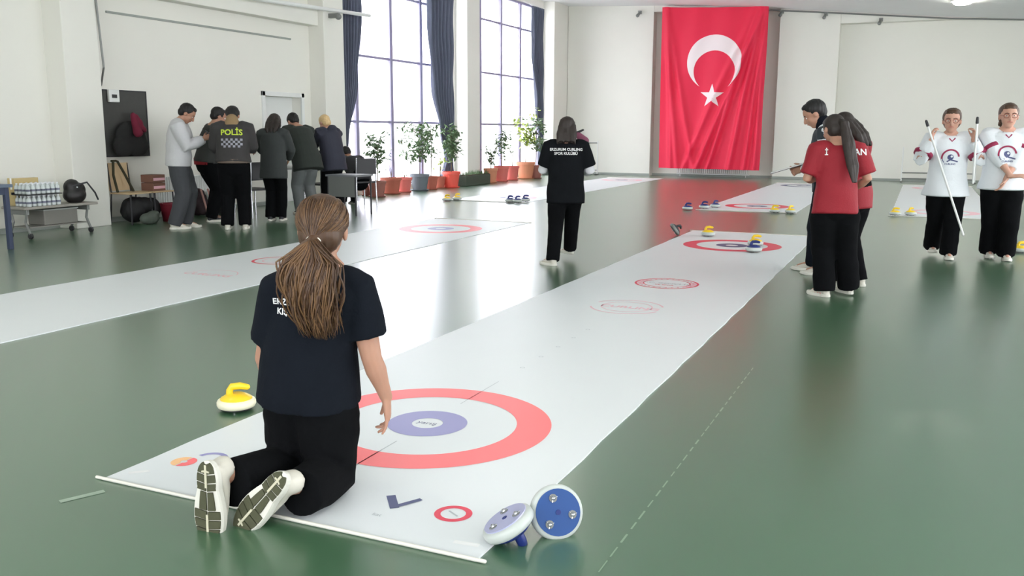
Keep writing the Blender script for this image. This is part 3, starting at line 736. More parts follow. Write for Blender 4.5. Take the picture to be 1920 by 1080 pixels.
    if st.get('glasses'):
        q = MB()
        for s in (-1, 1):
            ps = [HP(s*.15+.105*math.cos(a), .405-.02*abs(math.cos(a)), .02+.085*math.sin(a)) for a in [2*math.pi*i/16 for i in range(17)]]
            q.tube(ps, [.011*hs]*17, n=6, caps=False, m=M_specs); q.tube([HP(s*.25, .39, .03), HP(s*.37, .2, .03), HP(s*.38, -.02, .02)], [.009*hs]*3, n=6, m=M_specs)
        q.tube([HP(-.05, .41, .03), HP(.05, .41, .03)], [.009*hs]*2, n=6, m=M_specs); q.build('glasses', None, root)
    root['_'] = 0; del root['_']
    return root
M_eye = mat('eye_white', (232, 228, 224), rough=.3); M_iris = mat('iris', (52, 38, 30), rough=.3); M_lips = mat('lips', (176, 104, 98), rough=.5)
M_specs = mat('spectacle_frame', (120, 60, 50), rough=.4)
M_pinkacc = mat('pink_trim', (224, 120, 124), rough=.6); M_greyacc = mat('grey_trim', (150, 150, 152), rough=.6)
def outline(L, n=36):
    """sole outline: x across, y along, from heel (y=0) to toe (y=L)"""
    P = []
    for i in range(n):
        t = 2*math.pi*i/n; y = .5-.5*math.cos(t); wd = .115+.055*math.sin(max(0, (y-.30))/.70*math.pi) if y > .30 else .115+.01*math.sin(y*9)
        wd *= math.sqrt(max(0, 1-abs(2*y-1)**5)); sgn = 1 if t < math.pi else -1
        P.append((sgn*wd*L*1.12, y*L))
    return P
def shoe(root, an, toe, upv, L, m_up, tread, s, accent=None):
    toe = Vector(toe).normalized(); upv = Vector(upv); upv = (upv-toe*upv.dot(toe)).normalized(); rv = toe.cross(upv)
    heel = Vector(an)-upv*(.29*L)-toe*.24*L   # heel bottom
    def P(x, y, z): return heel+rv*x*s+toe*y+upv*z
    out = outline(L); n = len(out)
    u = MB()
    u.tube([P(0, .17*L, .36*L), P(0, .18*L, .24*L), P(0, .20*L, .12*L)], [.14*L, .145*L, .14*L], n=14, caps=False)
    u.tube([P(0, .12*L, .10*L), P(0, .36*L, .21*L), P(0, .58*L, .17*L), P(0, .80*L, .11*L), P(0, .90*L, .09*L)], [(.13*L, .09*L), (.135*L, .13*L), (.15*L, .10*L), (.15*L, .06*L), (.11*L, .045*L)], side=rv, n=16)
    V, F = remesh(u, max(.006, L*.03), 3)
    up_o = mk('shoe', V, F, [m_up], root, True)
    q = MB(); V = []; F = []
    for (z, g_) in ((.0, .97), (.025*L, 1.02), (.09*L, 1.0), (.115*L, .93)):
        cy = .5*L; V += [P(x*g_, cy+(y-cy)*g_, z+(.03*L*max(0, (y/L-.75)/.25)**2)) for x, y in out]
    for j in range(3):
        for i in range(n): F.append((j*n+i, j*n+(i+1) % n, (j+1)*n+(i+1) % n, (j+1)*n+i))
    F.append(tuple(range(n))[::-1]); F.append(tuple(3*n+i for i in range(n))); q.add(V, F, M_solew)
    if tread:
        # rubber pods in two olive blocks with pale flex grooves
        def pod(pts, m, z=-.004): q.add([P(x*L, y*L, z) for x, y in pts]+[P(x*L, y*L, .004) for x, y in pts], [tuple(range(len(pts)))[::-1]]+[(i, (i+1) % len(pts), len(pts)+(i+1) % len(pts), len(pts)+i) for i in range(len(pts))], m)
        def wd(y):
            w_ = .115+.055*math.sin(max(0, (y-.30))/.70*math.pi) if y > .30 else .115+.01*math.sin(y*9)
            return w_*math.sqrt(max(0, 1-abs(2*y-1)**5))*1.03
        rows = [(.015, .13), (.145, .235), (.25, .33), (.345, .43), (.43, .56), (.575, .67), (.685, .78), (.795, .985)]
        for a, b_ in rows:
            waist = .34 < a < .44
            for sg in (-1, 1):
                g0 = .010 if not (a < .03 or a > .78) else .0; N = 6; ys = [a+(b_-a)*i/N for i in range(N+1)]
                if waist: pts_o = [(sg*wd(y)*.62, y) for y in ys]
                else: pts_o = [(sg*wd(y)*(.97), y-.012*abs(1)) for y in ys]
                pts_i = [(sg*g0, y+.02) for y in (b_, a)]
                pod((pts_i[1:]+[(sg*g0, a+.02)] if False else [])+[(sg*g0, a+.012)]+pts_o+[(sg*g0, b_+.012)], M_sole)
        for (a, b_) in ((.03, .30), (.62, .90)): pod([(-.014, a), (.014, a), (.014, b_), (-.014, b_)], M_groove, -.006)
        for yy in (.10, .84):
            pod([(-.05, yy), (0, yy-.012), (.05, yy), (.05, yy+.018), (0, yy+.012), (-.05, yy+.018)], M_groove, -.0065)
    q.build('sole', None, up_o, smooth=False)
    if accent:
        q = MB()
        for k in range(3): q.tube([P(.128*L, (.30+.12*k)*L, .10*L), P(.10*L, (.36+.12*k)*L, .20*L), P(.02*L, (.40+.1*k)*L, .262*L-.02*k*L)], [.012*L]*3, n=6)
        q.build('stripe', accent, up_o)
    q = MB()
    for k in range(4): q.tube([P(-.07*L, (.36+.07*k)*L, (.255-.016*k)*L), P(0, (.37+.07*k)*L, (.285-.02*k)*L), P(.07*L, (.36+.07*k)*L, (.255-.016*k)*L)], [.010*L]*3, n=6)
    q.build('laces', M_solew, up_o)
def textdecal(mb, J, H, s, size, at, m, front=False, bold=True):
    V, F = textmesh(s, size, bold); r = J['r']; f = J['f']; u = r.cross(f)
    if front: rr = -r
    else: rr = r
    org = J['C']+rr*at[0]+u*at[1]
    decal(mb, V, F, org, rr, u, m)
def shapedecal(mb, J, VF, at, m, front=False, off=.004):
    r = J['r']; u = r.cross(J['f']); rr = -r if front else r
    decal(mb, VF[0], VF[1], J['C']+rr*at[0]+u*at[1], rr, u, m, off)

# ---- the kneeling girl in the foreground
H = 1.56
J = {'H': H, 'pel': atY(580, 712, 2.64), 'waist': atY(584, 652, 2.625), 'chest': atY(592, 585, 2.61), 'uch': atY(600, 530, 2.605), 'neck': atY(604, 492, 2.615),
     'head': atY(606, 430, 2.64)}
a = R(23); J['r'] = Vector((math.cos(a), math.sin(a), -.02)).normalized(); J['f'] = Vector((-math.sin(a), math.cos(a), 0)); b_ = R(8); J['hr'] = Vector((math.cos(b_), math.sin(b_), 0)); J['hf'] = Vector((-math.sin(b_), math.cos(b_), 0))
hm_ = Matrix.Rotation(R(24), 3, 'Z')@Matrix.Rotation(R(-8), 3, 'X')@Matrix.Rotation(R(3), 3, 'Y')
J['hfw'] = hm_@Vector((0, 1, 0)); J['hup'] = hm_@Z3; J['hrt'] = hm_@Vector((1, 0, 0))
J.update({'shR': atY(667, 535, 2.67), 'elR': atY(697, 672, 2.69), 'wrR': atY(724, 744, 2.75), 'shL': atY(527, 540, 2.545), 'elL': atY(497, 672, 2.60), 'wrL': atY(520, 735, 2.80),
          'hdR': Vector((.02, .10, -1)), 'hdL': Vector((.3, 1, -.2)), 'hipR': Vector((-1.940, 2.645, .41)), 'hipL': Vector((-2.070, 2.645, .41)), 'knR': Vector((-1.915, 2.63, .08)), 'knL': Vector((-2.095, 2.64, .08)),
          'anR': Vector((-1.905, 2.375, .135)), 'anL': Vector((-2.118, 2.285, .175)), 'cuffR': Vector((-1.885, 2.40, .100)), 'cuffL': Vector((-2.10, 2.305, .135)),
          'toeL': Vector((-.02, .0, -1)), 'suL': Vector((-.10, 1, 0)), 'toeR': Vector((-.66, -.10, -.75)), 'suR': Vector((.10, .98, -.22)),
          'pnR': Vector((-.85, -.35, .1)), 'pnL': Vector((0, 0, -1)), 'fingR': ((.50, .22), (.62, .05), (.45, -.08), (.25, -.26)), 'curlL': .3})
def d_girl(mb, J, H):
    textdecal(mb, J, H, 'ERZURUM', .030, (-.062, .052), M_letter)
    textdecal(mb, J, H, 'KIŞ SPORLARI', .030, (-.022, .018), M_letter)
girl = person(J, 'kneeling person with long brown ponytail in dark blue T-shirt, reaching over the mat', dict(vox=.0052, cvox=.009, bw=1.03, loose=1.0, sleeve=.70, armr=1.0, hem=.045, hemw=(.122, .112), pelw=(.116, .110), waistw=(.104, .094), ptop=.02, wr=.009, csm=5, shirt=M_navycloth, tw=1.32,
    hstyle='custom', hair=M_hair, tread=True, frs=1.0, hs=.150, shoe=1.24, face=False, decals=d_girl, seed=3))
def strands():
    hs = .150*H; ri, fo, u = J['hrt'], J['hfw'], J['hup']; hc = J['head']
    def HP(x, y, z): return hc+ri*(x*hs)+fo*(y*hs)+u*(z*hs)
    # under-cap and tail mass
    m = MB(); fr = (ri, fo, u)
    m.ell(HP(0, -.10, .15), (.385*hs, .44*hs, .385*hs), fr, 24); m.ell(HP(0, -.20, -.08), (.33*hs, .30*hs, .33*hs), fr, 20); m.ell(HP(0, .10, .33), (.28*hs, .24*hs, .16*hs), fr, 14)
    tie = HP(-.04, -.50, -.20)
    core = [tie, tie+Vector((.0, -.05, -.03)), tie+Vector((.010, -.062, -.12)), tie+Vector((.02, -.05, -.22)), tie+Vector((.03, -.035, -.28))]
    m.tube(core, [.022, (.045, .016), (.058, .016), (.052, .014), (.022, .010)], side=ri, n=16)
    V, F = remesh(m, .006, 4); V = wrinkle(V, .003, 5, (90, 90, 14))
    o = MB(); o.add(V, F, M_hair)
    rnd = random.Random(4)
    # combed strands over the skull towards the tie
    for i in range(700):
        a = rnd.uniform(0, 2*math.pi); el = rnd.uniform(-1.15, 1.0)
        dx = math.cos(a)*math.cos(el); dy = math.sin(a)*math.cos(el); dz = math.sin(el)
        if dy > .55 and dz < .5: continue
        c = Vector((0, -.10, .15)); rr = (.392, .447, .392)
        p = Vector((c.x+dx*rr[0], c.y+dy*rr[1], c.z+dz*rr[2])); t_ = Vector((-.06, -.50, -.22)); pts = []
        N = 7
        for k in range(N+1):
            q = p.lerp(t_, k/N); v = q-c; e = math.sqrt((v.x/rr[0])**2+(v.y/rr[1])**2+(v.z/rr[2])**2)
            if e > 1e-4: 
                q2 = c+v/e*(1+.012*math.sin(i)); w_ = min(1, (1-k/N)*3); q = q.lerp(q2, w_) if e < 1 else q
            pts.append(HP(q.x, q.y, q.z))
        V, F = tube(pts, [.0016]+[.0022]*(N-1)+[.0018], n=4, caps=False); o.add(V, F, M_hair if rnd.random() < .6 else M_hairl)
    # wavy tail
    for i in range(1300):
        sp = rnd.gauss(0, .42); dp = rnd.uniform(-1, 1); L = rnd.uniform(.20, .345); ph = rnd.uniform(0, 6.28); fq = rnd.uniform(26, 40); am = rnd.uniform(.004, .013)
        wide = 1.0 if rnd.random() < .9 else 1.35
        pts = []; N = 16
        for k in range(N+1):
            t = k/N; s_ = t*L; spread = min(1, t*3.2)*(1-.35*max(0, t-.6)/.4)*.074*wide
            x = sp*spread+am*math.sin(s_*fq+ph)*min(1, t*4)+.02*t+.018+(-.015 if sp < -.4 else 0)*min(1, t*2)
            y = -.018-.065*math.sin(min(1, t*1.15)*math.pi*.62)+.05*t*t+dp*.024+am*.6*math.cos(s_*fq+ph)
            pts.append(tie+ri*x+Vector((0, y, -s_+.01)))
        V, F = tube(pts, [.0022]+[.0034]*(N-3)+[.0026, .0016, .0006], n=4, caps=False); o.add(V, F, M_hair if rnd.random() < .5 else M_hairl)
    # fly-aways
    for i in range(60):
        a = rnd.uniform(-2.6, -.5); p = HP(.4*math.cos(a), -.1+.44*math.sin(a)*.6, rnd.uniform(.1, .55)); q = p+Vector((rnd.uniform(-.02, .02), -.01, rnd.uniform(-.01, .012)))
    o.build('hair', None, girl, smooth=True)
    q = MB(); q.tube([tie+ri*(.022*math.cos(t))+Vector((0, .004, .016*math.sin(t))) for t in [i*math.pi/8 for i in range(17)]], [.006]*17, n=8, caps=False); q.build('hair_tie', M_solew, girl, smooth=True)
strands()

# ---- standing and walking figures
def foot(x, y): return fl(x, y)
def feet_local(o, yaw, H, pL, pR, zl=.045, zr=.045):
    Mi = Matrix.Rotation(R(-yaw), 3, 'Z'); a = Mi@(pL-o)/H; b_ = Mi@(pR-o)/H
    return (a.x, a.y, zl), (b_.x, b_.y, zr)
# woman walking away in the middle of the hall
def d_back(mb, J, H):
    textdecal(mb, J, H, 'ERZURUM CURLING', .036, (0, .075), M_letter); textdecal(mb, J, H, 'SPOR KULÜBÜ', .036, (0, .035), M_letter)
o_ = Vector((-3.27, 8.60, 0)); yw = 18; lf_, rf_ = feet_local(o_, yw, 1.49, foot(1036, 498), foot(1068, 486)); rf_ = (rf_[0], rf_[1], .055)
J = pose(1.49, o_, yw, lean=2, lh=(-.12, .17, .62), rh=(.12, .17, .62), le=(-.55, -.5, -1), re=(.55, -.5, -1), lf=lf_, rf=rf_, lfy=50, rfy=35, hp=12, hy=0, sw=.106)
walker = person(J, 'person in black T-shirt walking away in the middle of the hall, back lettered', dict(vox=.009, cvox=.011, bw=1.10, loose=1.12, sleeve=.85, hem=.11, shirt=M_black, under=mat('pale_sleeve', (206, 206, 210), rough=.8), hstyle='long', tail=.40, hs=.150, hair=M_hairlt, tw=1.12, decals=d_back, wr=.006))
t = thing('curling_brush', 'dark red headed brush carried by the walking person in black', 'brush', J['wrR'])
hb = atY(1093, 259, 9.1); q = MB(); q.tube([J['wrR']+J['hdR']*.05, hb], [.011, .011], n=8); q.build('shaft', M_white, t)
q = MB(); q.tube([hb+rt*.02-Z3*.03+Vector((0, 0, 0)), hb-rt*.05+Z3*.03], [.045, .034], n=12); q.build('brush_head', mat('brush_red', (120, 60, 84), rough=.6), t, smooth=True)
q = MB(); q.tube([hb-rt*.09+Z3*.045, hb+rt*.0+Z3*.085], [.016, .010], n=8); q.build('guard', M_dark, t)
# boy with the paper, dark vest over white sleeves
M_vest = mat('dark_grey_vest', (44, 52, 58), rough=.8, noise=.1); M_paper = mat('paper', (232, 232, 232), rough=.6)
o_ = Vector((-.80, 8.95, 0)); yw = 97; lf_, rf_ = feet_local(o_, yw, 1.66, fl(1540, 516), fl(1522, 508)); 
J = pose(1.68, o_, yw, lean=5, lh=(-.02, .13, .60), rh=(.06, .12, .60), lf=lf_, rf=rf_, le=(-.6, -1, -.6), re=(.6, -1, -.6), hp=28, sw=.10)
boy = person(J, 'tall person with short dark hair in dark vest and white sleeves holding papers', dict(cvox=.012, sleeve=.25, hem=.06, shirt=M_vest, sname='vest', under=None, trou=M_navycloth, hair=M_hairb, tw=.95, wr=.004))
m = MB()
for s, k in ((-1, 'L'), (1, 'R')): m.tube([J['sh'+k], J['sh'+k].lerp(J['el'+k], .5), J['el'+k], J['el'+k].lerp(J['wr'+k], .9)], [.045*1.68, .042*1.68, .036*1.68, .026*1.68], n=14)
m.tube([J['neck']-J['hup']*.03, J['neck']+J['hup']*.02], [.042*1.68, .036*1.68], n=14)
V, F = remesh(m, .01, 3); mk('shirt', V, F, [M_whitej], boy, True)
q = MB(); q.tube([J['neck']+J['hup']*.0, J['neck']+J['hup']*.05], [.047*1.68, .043*1.68], n=14); q.build('collar', M_navycloth, boy, smooth=True)
pc = J['wrL'].lerp(J['wrR'], .5)+J['hf']*.15+Z3*.0
t = thing('paper_sheet', 'white paper sheets held out by the tall person in the vest', 'paper', pc)
fr_ = Matrix.Rotation(R(yw), 3, 'Z'); q = MB(); mx = Matrix.Translation(pc)@Matrix.Rotation(R(yw), 4, 'Z')@Matrix.Rotation(R(-18), 4, 'X')
q.box((-.105, -.15, -.003), (.105, .15, .003), mx=mx); q.build('sheet', M_paper, t)
q = MB(); q.box((-.11, -.155, -.008), (.11, .155, -.003), mx=mx); q.build('board', M_dark, t)
# girl in the red jersey, back to us
def d_red(mb, J, H): textdecal(mb, J, H, 'CAN', .070, (.135, .080), M_letter); textdecal(mb, J, H, 'İ', .06, (-.10, .075), M_letter)
o_ = Vector((-.61, 7.72, 0)); yw = 17; lf_, rf_ = feet_local(o_, yw, 1.5, fl(1545, 556), fl(1590, 553))
J = pose(1.51, o_, yw, lean=7, lh=(-.07, .15, .64), rh=(.10, .12, .58), lf=lf_, rf=rf_, lfy=38, rfy=22, le=(-.6, -.5, -1), re=(.6, -.6, -1), hp=20, hy=24, sw=.098)
redg = person(J, 'person in red jersey with long dark ponytail, back to us by the mat', dict(bw=1.0, loose=1.10, sleeve=.85, armr=1.05, hem=.07, shirt=M_redj, hstyle='tail', tail=1.75, hair=M_hairlt, tw=1.3, flare=1.08, decals=d_red, accent=M_pinkacc, wr=.009, seed=6))
# the one hidden behind her
o_ = Vector((-.50, 8.42, 0)); J = pose(1.56, o_, 60, lean=8, hp=30, lh=(-.05, .2, .6), rh=(.05, .2, .6), lf=(-.05, .03, .045), rf=(.05, -.03, .045))
person(J, 'person with loose brown hair and red top standing behind the red jersey', dict(sleeve=.9, shirt=M_redj, hstyle='long', hair=M_hairlt))
# two girls in white jerseys
M_maroon = mat('maroon_band', (150, 40, 76), rough=.7)
def d_logo(mb, J, H):
    k = H/1.6*.84; at0 = -.075
    shapedecal(mb, J, ring2((0, 0), .088*k, .108*k, 40, 8, 190, 2), (-.005, at0), M_maroon, True)
    shapedecal(mb, J, ring2((0, 0), .088*k, .096*k, 40, 190, 222, 1), (-.005, at0), M_navyp, True)
    shapedecal(mb, J, ring2((0, 0), .0, .036*k, 20, 0, 360, 2), (-.005, at0+.005), M_navyp, True); shapedecal(mb, J, ring2((0, 0), .0, .014*k, 12, 0, 360, 1), (.005, at0+.013), M_whitej, True, .007)
    shapedecal(mb, J, line2([(-.04*k, -.045*k), (0, -.02*k), (.04*k, -.03*k), (.09*k, -.045*k)], .016*k), (-.005, at0-.005), M_navyp, True)
    textdecal(mb, J, H, 'CURLING', .030*k, (-.005, at0-.068), M_navyp, True)
    shapedecal(mb, J, line2([(-.055*k, .045*k), (-.03*k, .01*k), (0, -.022*k), (.03*k, .01*k), (.055*k, .045*k)], .014*k), (0, .135*k), M_maroon, True)
def bands(root, J, H, fa=.47, fb=.62, r_=.0515):
    for k in ('L', 'R'):
        q = MB(); a_, b_ = J['sh'+k].lerp(J['el'+k], fa), J['sh'+k].lerp(J['el'+k], fb)
        q.tube([a_, b_], [r_*H, r_*H*.97], n=18, caps=False); q.build('sleeve_band', M_maroon, root, smooth=True)
o_ = Vector((.26, 10.80, 0)); yw = 188; lf_, rf_ = feet_local(o_, yw, 1.60, fl(1776, 485), fl(1745, 478)); rf_ = (rf_[0], rf_[1], .07)
J = pose(1.60, o_, yw, lean=2, turn=0, lh=(-.125, .09, .80), rh=(.125, .09, .80), lf=lf_, rf=rf_, lfy=0, le=(-.45, -.1, -1), re=(.45, -.1, -1), lhd=(0, .1, 1), rhd=(0, .2, 1), hp=2, hy=-10, sw=.112)
J['curlL'] = J['curlR'] = .9
g1 = person(J, 'person with glasses in white jersey holding sticks up beside the shoulders', dict(skin=M_skin2, bw=1.06, loose=1.14, sleeve=1.9, armr=1.0, hs=.155, hem=.105, hemw=(.128, .105), shirt=M_whitej, hstyle='tied', hair=M_hair, glasses=True, tw=1.2, flare=1.1, decals=d_logo, wr=.007, seed=8))
bands(g1, J, 1.60, .66, .80, .062)
for lab, a_, b_ in (('white stick slanting down in front of the black trousers of the girl with raised hands', J['wrR']+Vector((-.05, -.05, .14)), atY(1806, 440, 10.45)), ('short white stick in the raised left hand of the girl in white', J['wrL']+Vector((.02, -.03, .17)), J['wrL']+Vector((.03, -.05, -.45)))):
    t = thing('delivery_stick', lab, 'stick', a_); q = MB(); q.tube([a_, b_], [.011, .011], n=10); q.build('shaft', M_white, t, smooth=True)
    dd = (a_-b_).normalized(); q = MB(); q.tube([a_, a_+dd*.05], [.016, .013], n=10); q.build('tip', M_dark, t, smooth=True)
o_ = Vector((.79, 10.85, 0)); yw = 186; lf_, rf_ = feet_local(o_, yw, 1.65, fl(1884, 487), fl(1852, 483))
J = pose(1.65, o_, yw, lean=1, lh=(.012, .13, .505), rh=(-.02, .15, .55), lf=lf_, rf=rf_, le=(-1, -.5, -.2), re=(1, -.5, -.2), lhd=(.5, .3, -1), rhd=(-1, .25, .1), hp=0, hy=0, sw=.112)
g2 = person(J, 'person with glasses in white jersey, hands crossed in front, at right edge', dict(skin=M_skin2, bw=1.10, loose=1.12, sleeve=1.45, hs=.152, hem=.07, hemw=(.118, .095), shirt=M_whitej, hstyle='tail', tail=.35, hair=M_hair, glasses=True, tw=1.25, flare=1.1, decals=d_logo, wr=.006, seed=12))
bands(g2, J, 1.65)
# man in the pale sweatshirt with a phone
M_sweat = mat('pale_sweatshirt', (190, 190, 192), rough=.85, noise=.05, bump=.2); M_jeans = mat('grey_jeans', (60, 62, 66), rough=.85, noise=.1)
o_ = fl(342, 428); yw = -52; J = pose(1.75, o_, yw, lean=4, lh=(-.05, .2, .70), rh=(.04, .2, .70), le=(-.5, -.6, -1), re=(.5, -.6, -1), lf=(-.05, .02, .045), rf=(.06, -.05, .045), hp=35, sw=.115)
man = person(J, 'person in pale grey sweatshirt looking down at a phone by the wall', dict(bw=1.15, loose=1.12, sleeve=1.9, armr=1.15, hem=.04, shirt=M_sweat, trou=M_jeans, hair=M_hairb, tw=1.3, shoe=1.05, sname='sweatshirt'))
t = thing('phone', 'dark phone in the hand of the person in the pale sweatshirt', 'phone', J['wrR']+J['hdR']*.1)
pc = J['wrR']+J['hdR']*.10+Z3*.03; q = MB(); q.box((-.036, -.006, -.075), (.036, .006, .075), mx=Matrix.Translation(pc)@Matrix.Rotation(R(yw), 4, 'Z')@Matrix.Rotation(R(50), 4, 'X')); q.build('case', M_dark, t, bevel=.003)
# man bending to the table in dark jacket
M_jack = mat('dark_jacket', (44, 46, 44), rough=.8, noise=.15, scale=6); M_redhem = mat('red_shirt_hem', (150, 30, 44), rough=.8)
o_ = fl(392, 415); yw = -30; J = pose(1.74, o_, yw, lean=15, lh=(-.06, .38, .60), rh=(.08, .38, .60), le=(-1, -.2, -.3), re=(1, -.2, -.3), lf=(-.06, .04, .045), rf=(.06, .0, .045), hp=10, hipz=.50)
bend = person(J, 'person in dark jacket bending forward behind the vested one', dict(bw=1.12, loose=1.1, sleeve=1.9, hem=.02, shirt=M_jack, sname='jacket', hair=M_hairb, tw=1.15, shoem=M_dark))
q = MB(); q.tube([J['pel']-Z3*.06, J['pel']+Z3*.035], [(.118*1.76, .092*1.76), (.12*1.76, .094*1.76)], side=J['hr'], n=20, caps=False); q.build('shirt_hem', M_redhem, bend, smooth=True)
# man with the lettered vest
M_vestd = mat('charcoal_vest', (50, 48, 48), rough=.8, noise=.1); M_tan = mat('tan_collar', (140, 116, 84), rough=.8); M_lgrey = mat('check_grey', (150, 150, 160), rough=.7)
def d_vest(mb, J, H):
    textdecal(mb, J, H, 'POLİS', .105, (0, .045), M_lime)
    for i in range(9):
        for j in range(4):
            if (i+j) % 2 == 0:
                x = -.14+i*.031; y = -.035-j*.03; shapedecal(mb, J, ([(x, y), (x+.031, y), (x+.031, y-.03), (x, y-.03)], [(0, 1, 2, 3)]), (0, 0), M_lgrey)
o_ = fl(444, 430); yw = 36; J = pose(1.72, o_, yw, lean=6, lh=(-.07, .20, .60), rh=(.07, .20, .60), le=(-.7, -.5, -.7), re=(.7, -.5, -.7), lf=(-.068, .0, .045), rf=(.068, .0, .045), hp=35, sw=.108)
pol = person(J, 'person in dark vest with lime lettering and checks, back to us', dict(bw=1.16, loose=1.15, sleeve=1.2, armr=1.1, hem=-.01, shirt=M_vestd, sname='vest', hair=M_hairb, tw=1.2, decals=d_vest))
q = MB(); q.tube([J['pel']-Z3*.005, J['pel']+Z3*.05], [(.123*1.72, .096*1.72), (.125*1.72, .098*1.72)], side=J['hr'], n=20, caps=False); q.build('shirt_hem', mat('brown_grey_hem', (112, 98, 88), rough=.8), pol, smooth=True)
q = MB(); q.tube([J['uch']+Z3*.02, J['neck']+Z3*.015, J['neck']+Z3*.05], [(.085*1.72, .06*1.72), (.06*1.72, .052*1.72), (.048*1.72, .046*1.72)], side=J['r'], n=18); q.build('collar', M_tan, pol, smooth=True)
# long-haired one in dark jacket
o_ = fl(517, 414); yw = 20; J = pose(1.62, o_, yw, lean=5, lh=(-.08, .2, .56), rh=(.08, .2, .56), lf=(-.05, .0, .045), rf=(.05, .02, .045), hp=25)
person(J, 'person with long dark hair in long dark jacket by the table', dict(bw=1.08, loose=1.12, sleeve=1.9, hem=.14, shirt=mat('dark_grey_coat', (52, 56, 56), rough=.85, noise=.1), sname='jacket', hstyle='long', tail=.8, hair=M_hairlt, tw=1.1, shoem=M_dark))
# man leaning in dark green coat
o_ = fl(578, 402); yw = 68; J = pose(1.76, o_, yw, lean=27, lh=(-.06, .36, .56), rh=(.08, .34, .56), lf=(-.06, .03, .045), rf=(.06, -.02, .045), hp=18, hipz=.5)
person(J, 'person in dark green coat and grey trousers leaning over the table', dict(bw=1.18, loose=1.18, sleeve=1.9, armr=1.1, hem=.12, shirt=mat('dark_green_coat', (40, 46, 42), rough=.85, noise=.1), sname='coat', hair=M_hairb, trou=mat('grey_trousers', (104, 108, 108), rough=.9, noise=.08), tw=1.15, shoem=M_dark))
# blonde in navy coat
o_ = fl(628, 396); yw = 75; J = pose(1.65, o_, yw, lean=12, lh=(-.06, .3, .58), rh=(.06, .28, .56), lf=(-.05, .03, .045), rf=(.05, -.02, .045), hp=22)
bl = person(J, 'person with blond hair in navy coat facing the table', dict(bw=1.12, loose=1.2, sleeve=1.9, armr=1.1, hem=.12, shirt=mat('navy_coat', (44, 46, 60), rough=.8, noise=.1), sname='coat', hstyle='tied', hair=M_blond, tw=1.1, shoem=M_dark, skin=M_skin2))
q = MB(); q.tube([J['neck']-J['f']*.07-Z3*.04, J['neck']-J['f']*.10+Z3*.01], [(.10, .05), (.085, .045)], side=J['r'], n=16); q.build('hood', bpy.data.materials['navy_coat'], bl, smooth=True)
# seated one by the window end of the table
o_ = fl(650, 388)+Vector((.1, .3, 0)); yw = 65; J = pose(1.66, o_, yw, lean=42, hipz=.27, lh=(-.10, .33, .46), rh=(.10, .30, .46), lf=(-.07, .25, .045), rf=(.07, .25, .045), seat=True, hp=10)
person(J, 'person in dark jacket seated at the window end of the table', dict(bw=1.08, loose=1.15, sleeve=1.9, hem=.03, shirt=mat('black_grey_jacket', (46, 46, 50), rough=.85, noise=.1), sname='jacket', hair=M_hairb, shoem=M_dark))
SEATPOS = (o_, yw)

# ================================================================ FURNITURE AND THINGS ALONG THE LEFT WALL
# dark board with hung clothes
t = thing('notice_board', 'dark grey board on the left wall beside the column', 'board', (XL, 10.1, .95))
q = MB(); q.box((XL+.002, 9.66, .97), (XL+.03, 10.46, 1.90)); q.build('panel', mat('charcoal_panel', (70, 70, 68), rough=.8, noise=.1), t)
q = MB()
for a, b_ in (((9.64, .95), (9.66, 1.92)), ((10.46, .95), (10.48, 1.92)), ((9.64, .95), (10.48, .97)), ((9.64, 1.90), (10.48, 1.92))): q.box((XL+.0, a[0], a[1]), (XL+.035, b_[0], b_[1]))
q.build('frame', M_dark, t)
def blobthing(name, label, cat, loc, parts, m, vox=.012, wr=.01, seed=1, pname='fabric', sm=4):
    t = thing(name, label, cat, loc); q = MB()
    for kind, *a in parts:
        if kind == 'e': q.ell(Vector(loc)+Vector(a[0]), a[1], None, 16)
        elif kind == 't': q.tube([Vector(loc)+Vector(p) for p in a[0]], a[1], n=12)
        else: q.box(Vector(loc)+Vector(a[0]), Vector(loc)+Vector(a[1]))
    V, F = remesh(q, vox, sm); V = wrinkle(V, wr, seed, (14, 14, 12)); mk(pname, V, F, [m], t, True); return t
c = (XL+.12, 10.02, .99)
blobthing('jacket', 'black jacket hung low on the dark board', 'jacket', c, [('e', (0, 0, .26), (.06, .26, .22)), ('e', (0, -.12, .12), (.06, .2, .16)), ('e', (0, .14, .12), (.06, .2, .16)), ('t', [(0, .22, .3), (.01, .30, .1)], [.06, .05])], mat('black_jacket', (34, 34, 34), rough=.9, noise=.2))
blobthing('scarf', 'dark red scarf hanging over the black jacket', 'scarf', (XL+.20, 10.06, 1.3), [('t', [(0, -.02, .26), (.02, 0, .12), (.02, .03, 0)], [.04, .06, .07]), ('t', [(0, .03, .24), (.02, .10, .1), (.02, .16, .04)], [.04, .05, .04])], mat('wine_red', (110, 26, 50), rough=.9))
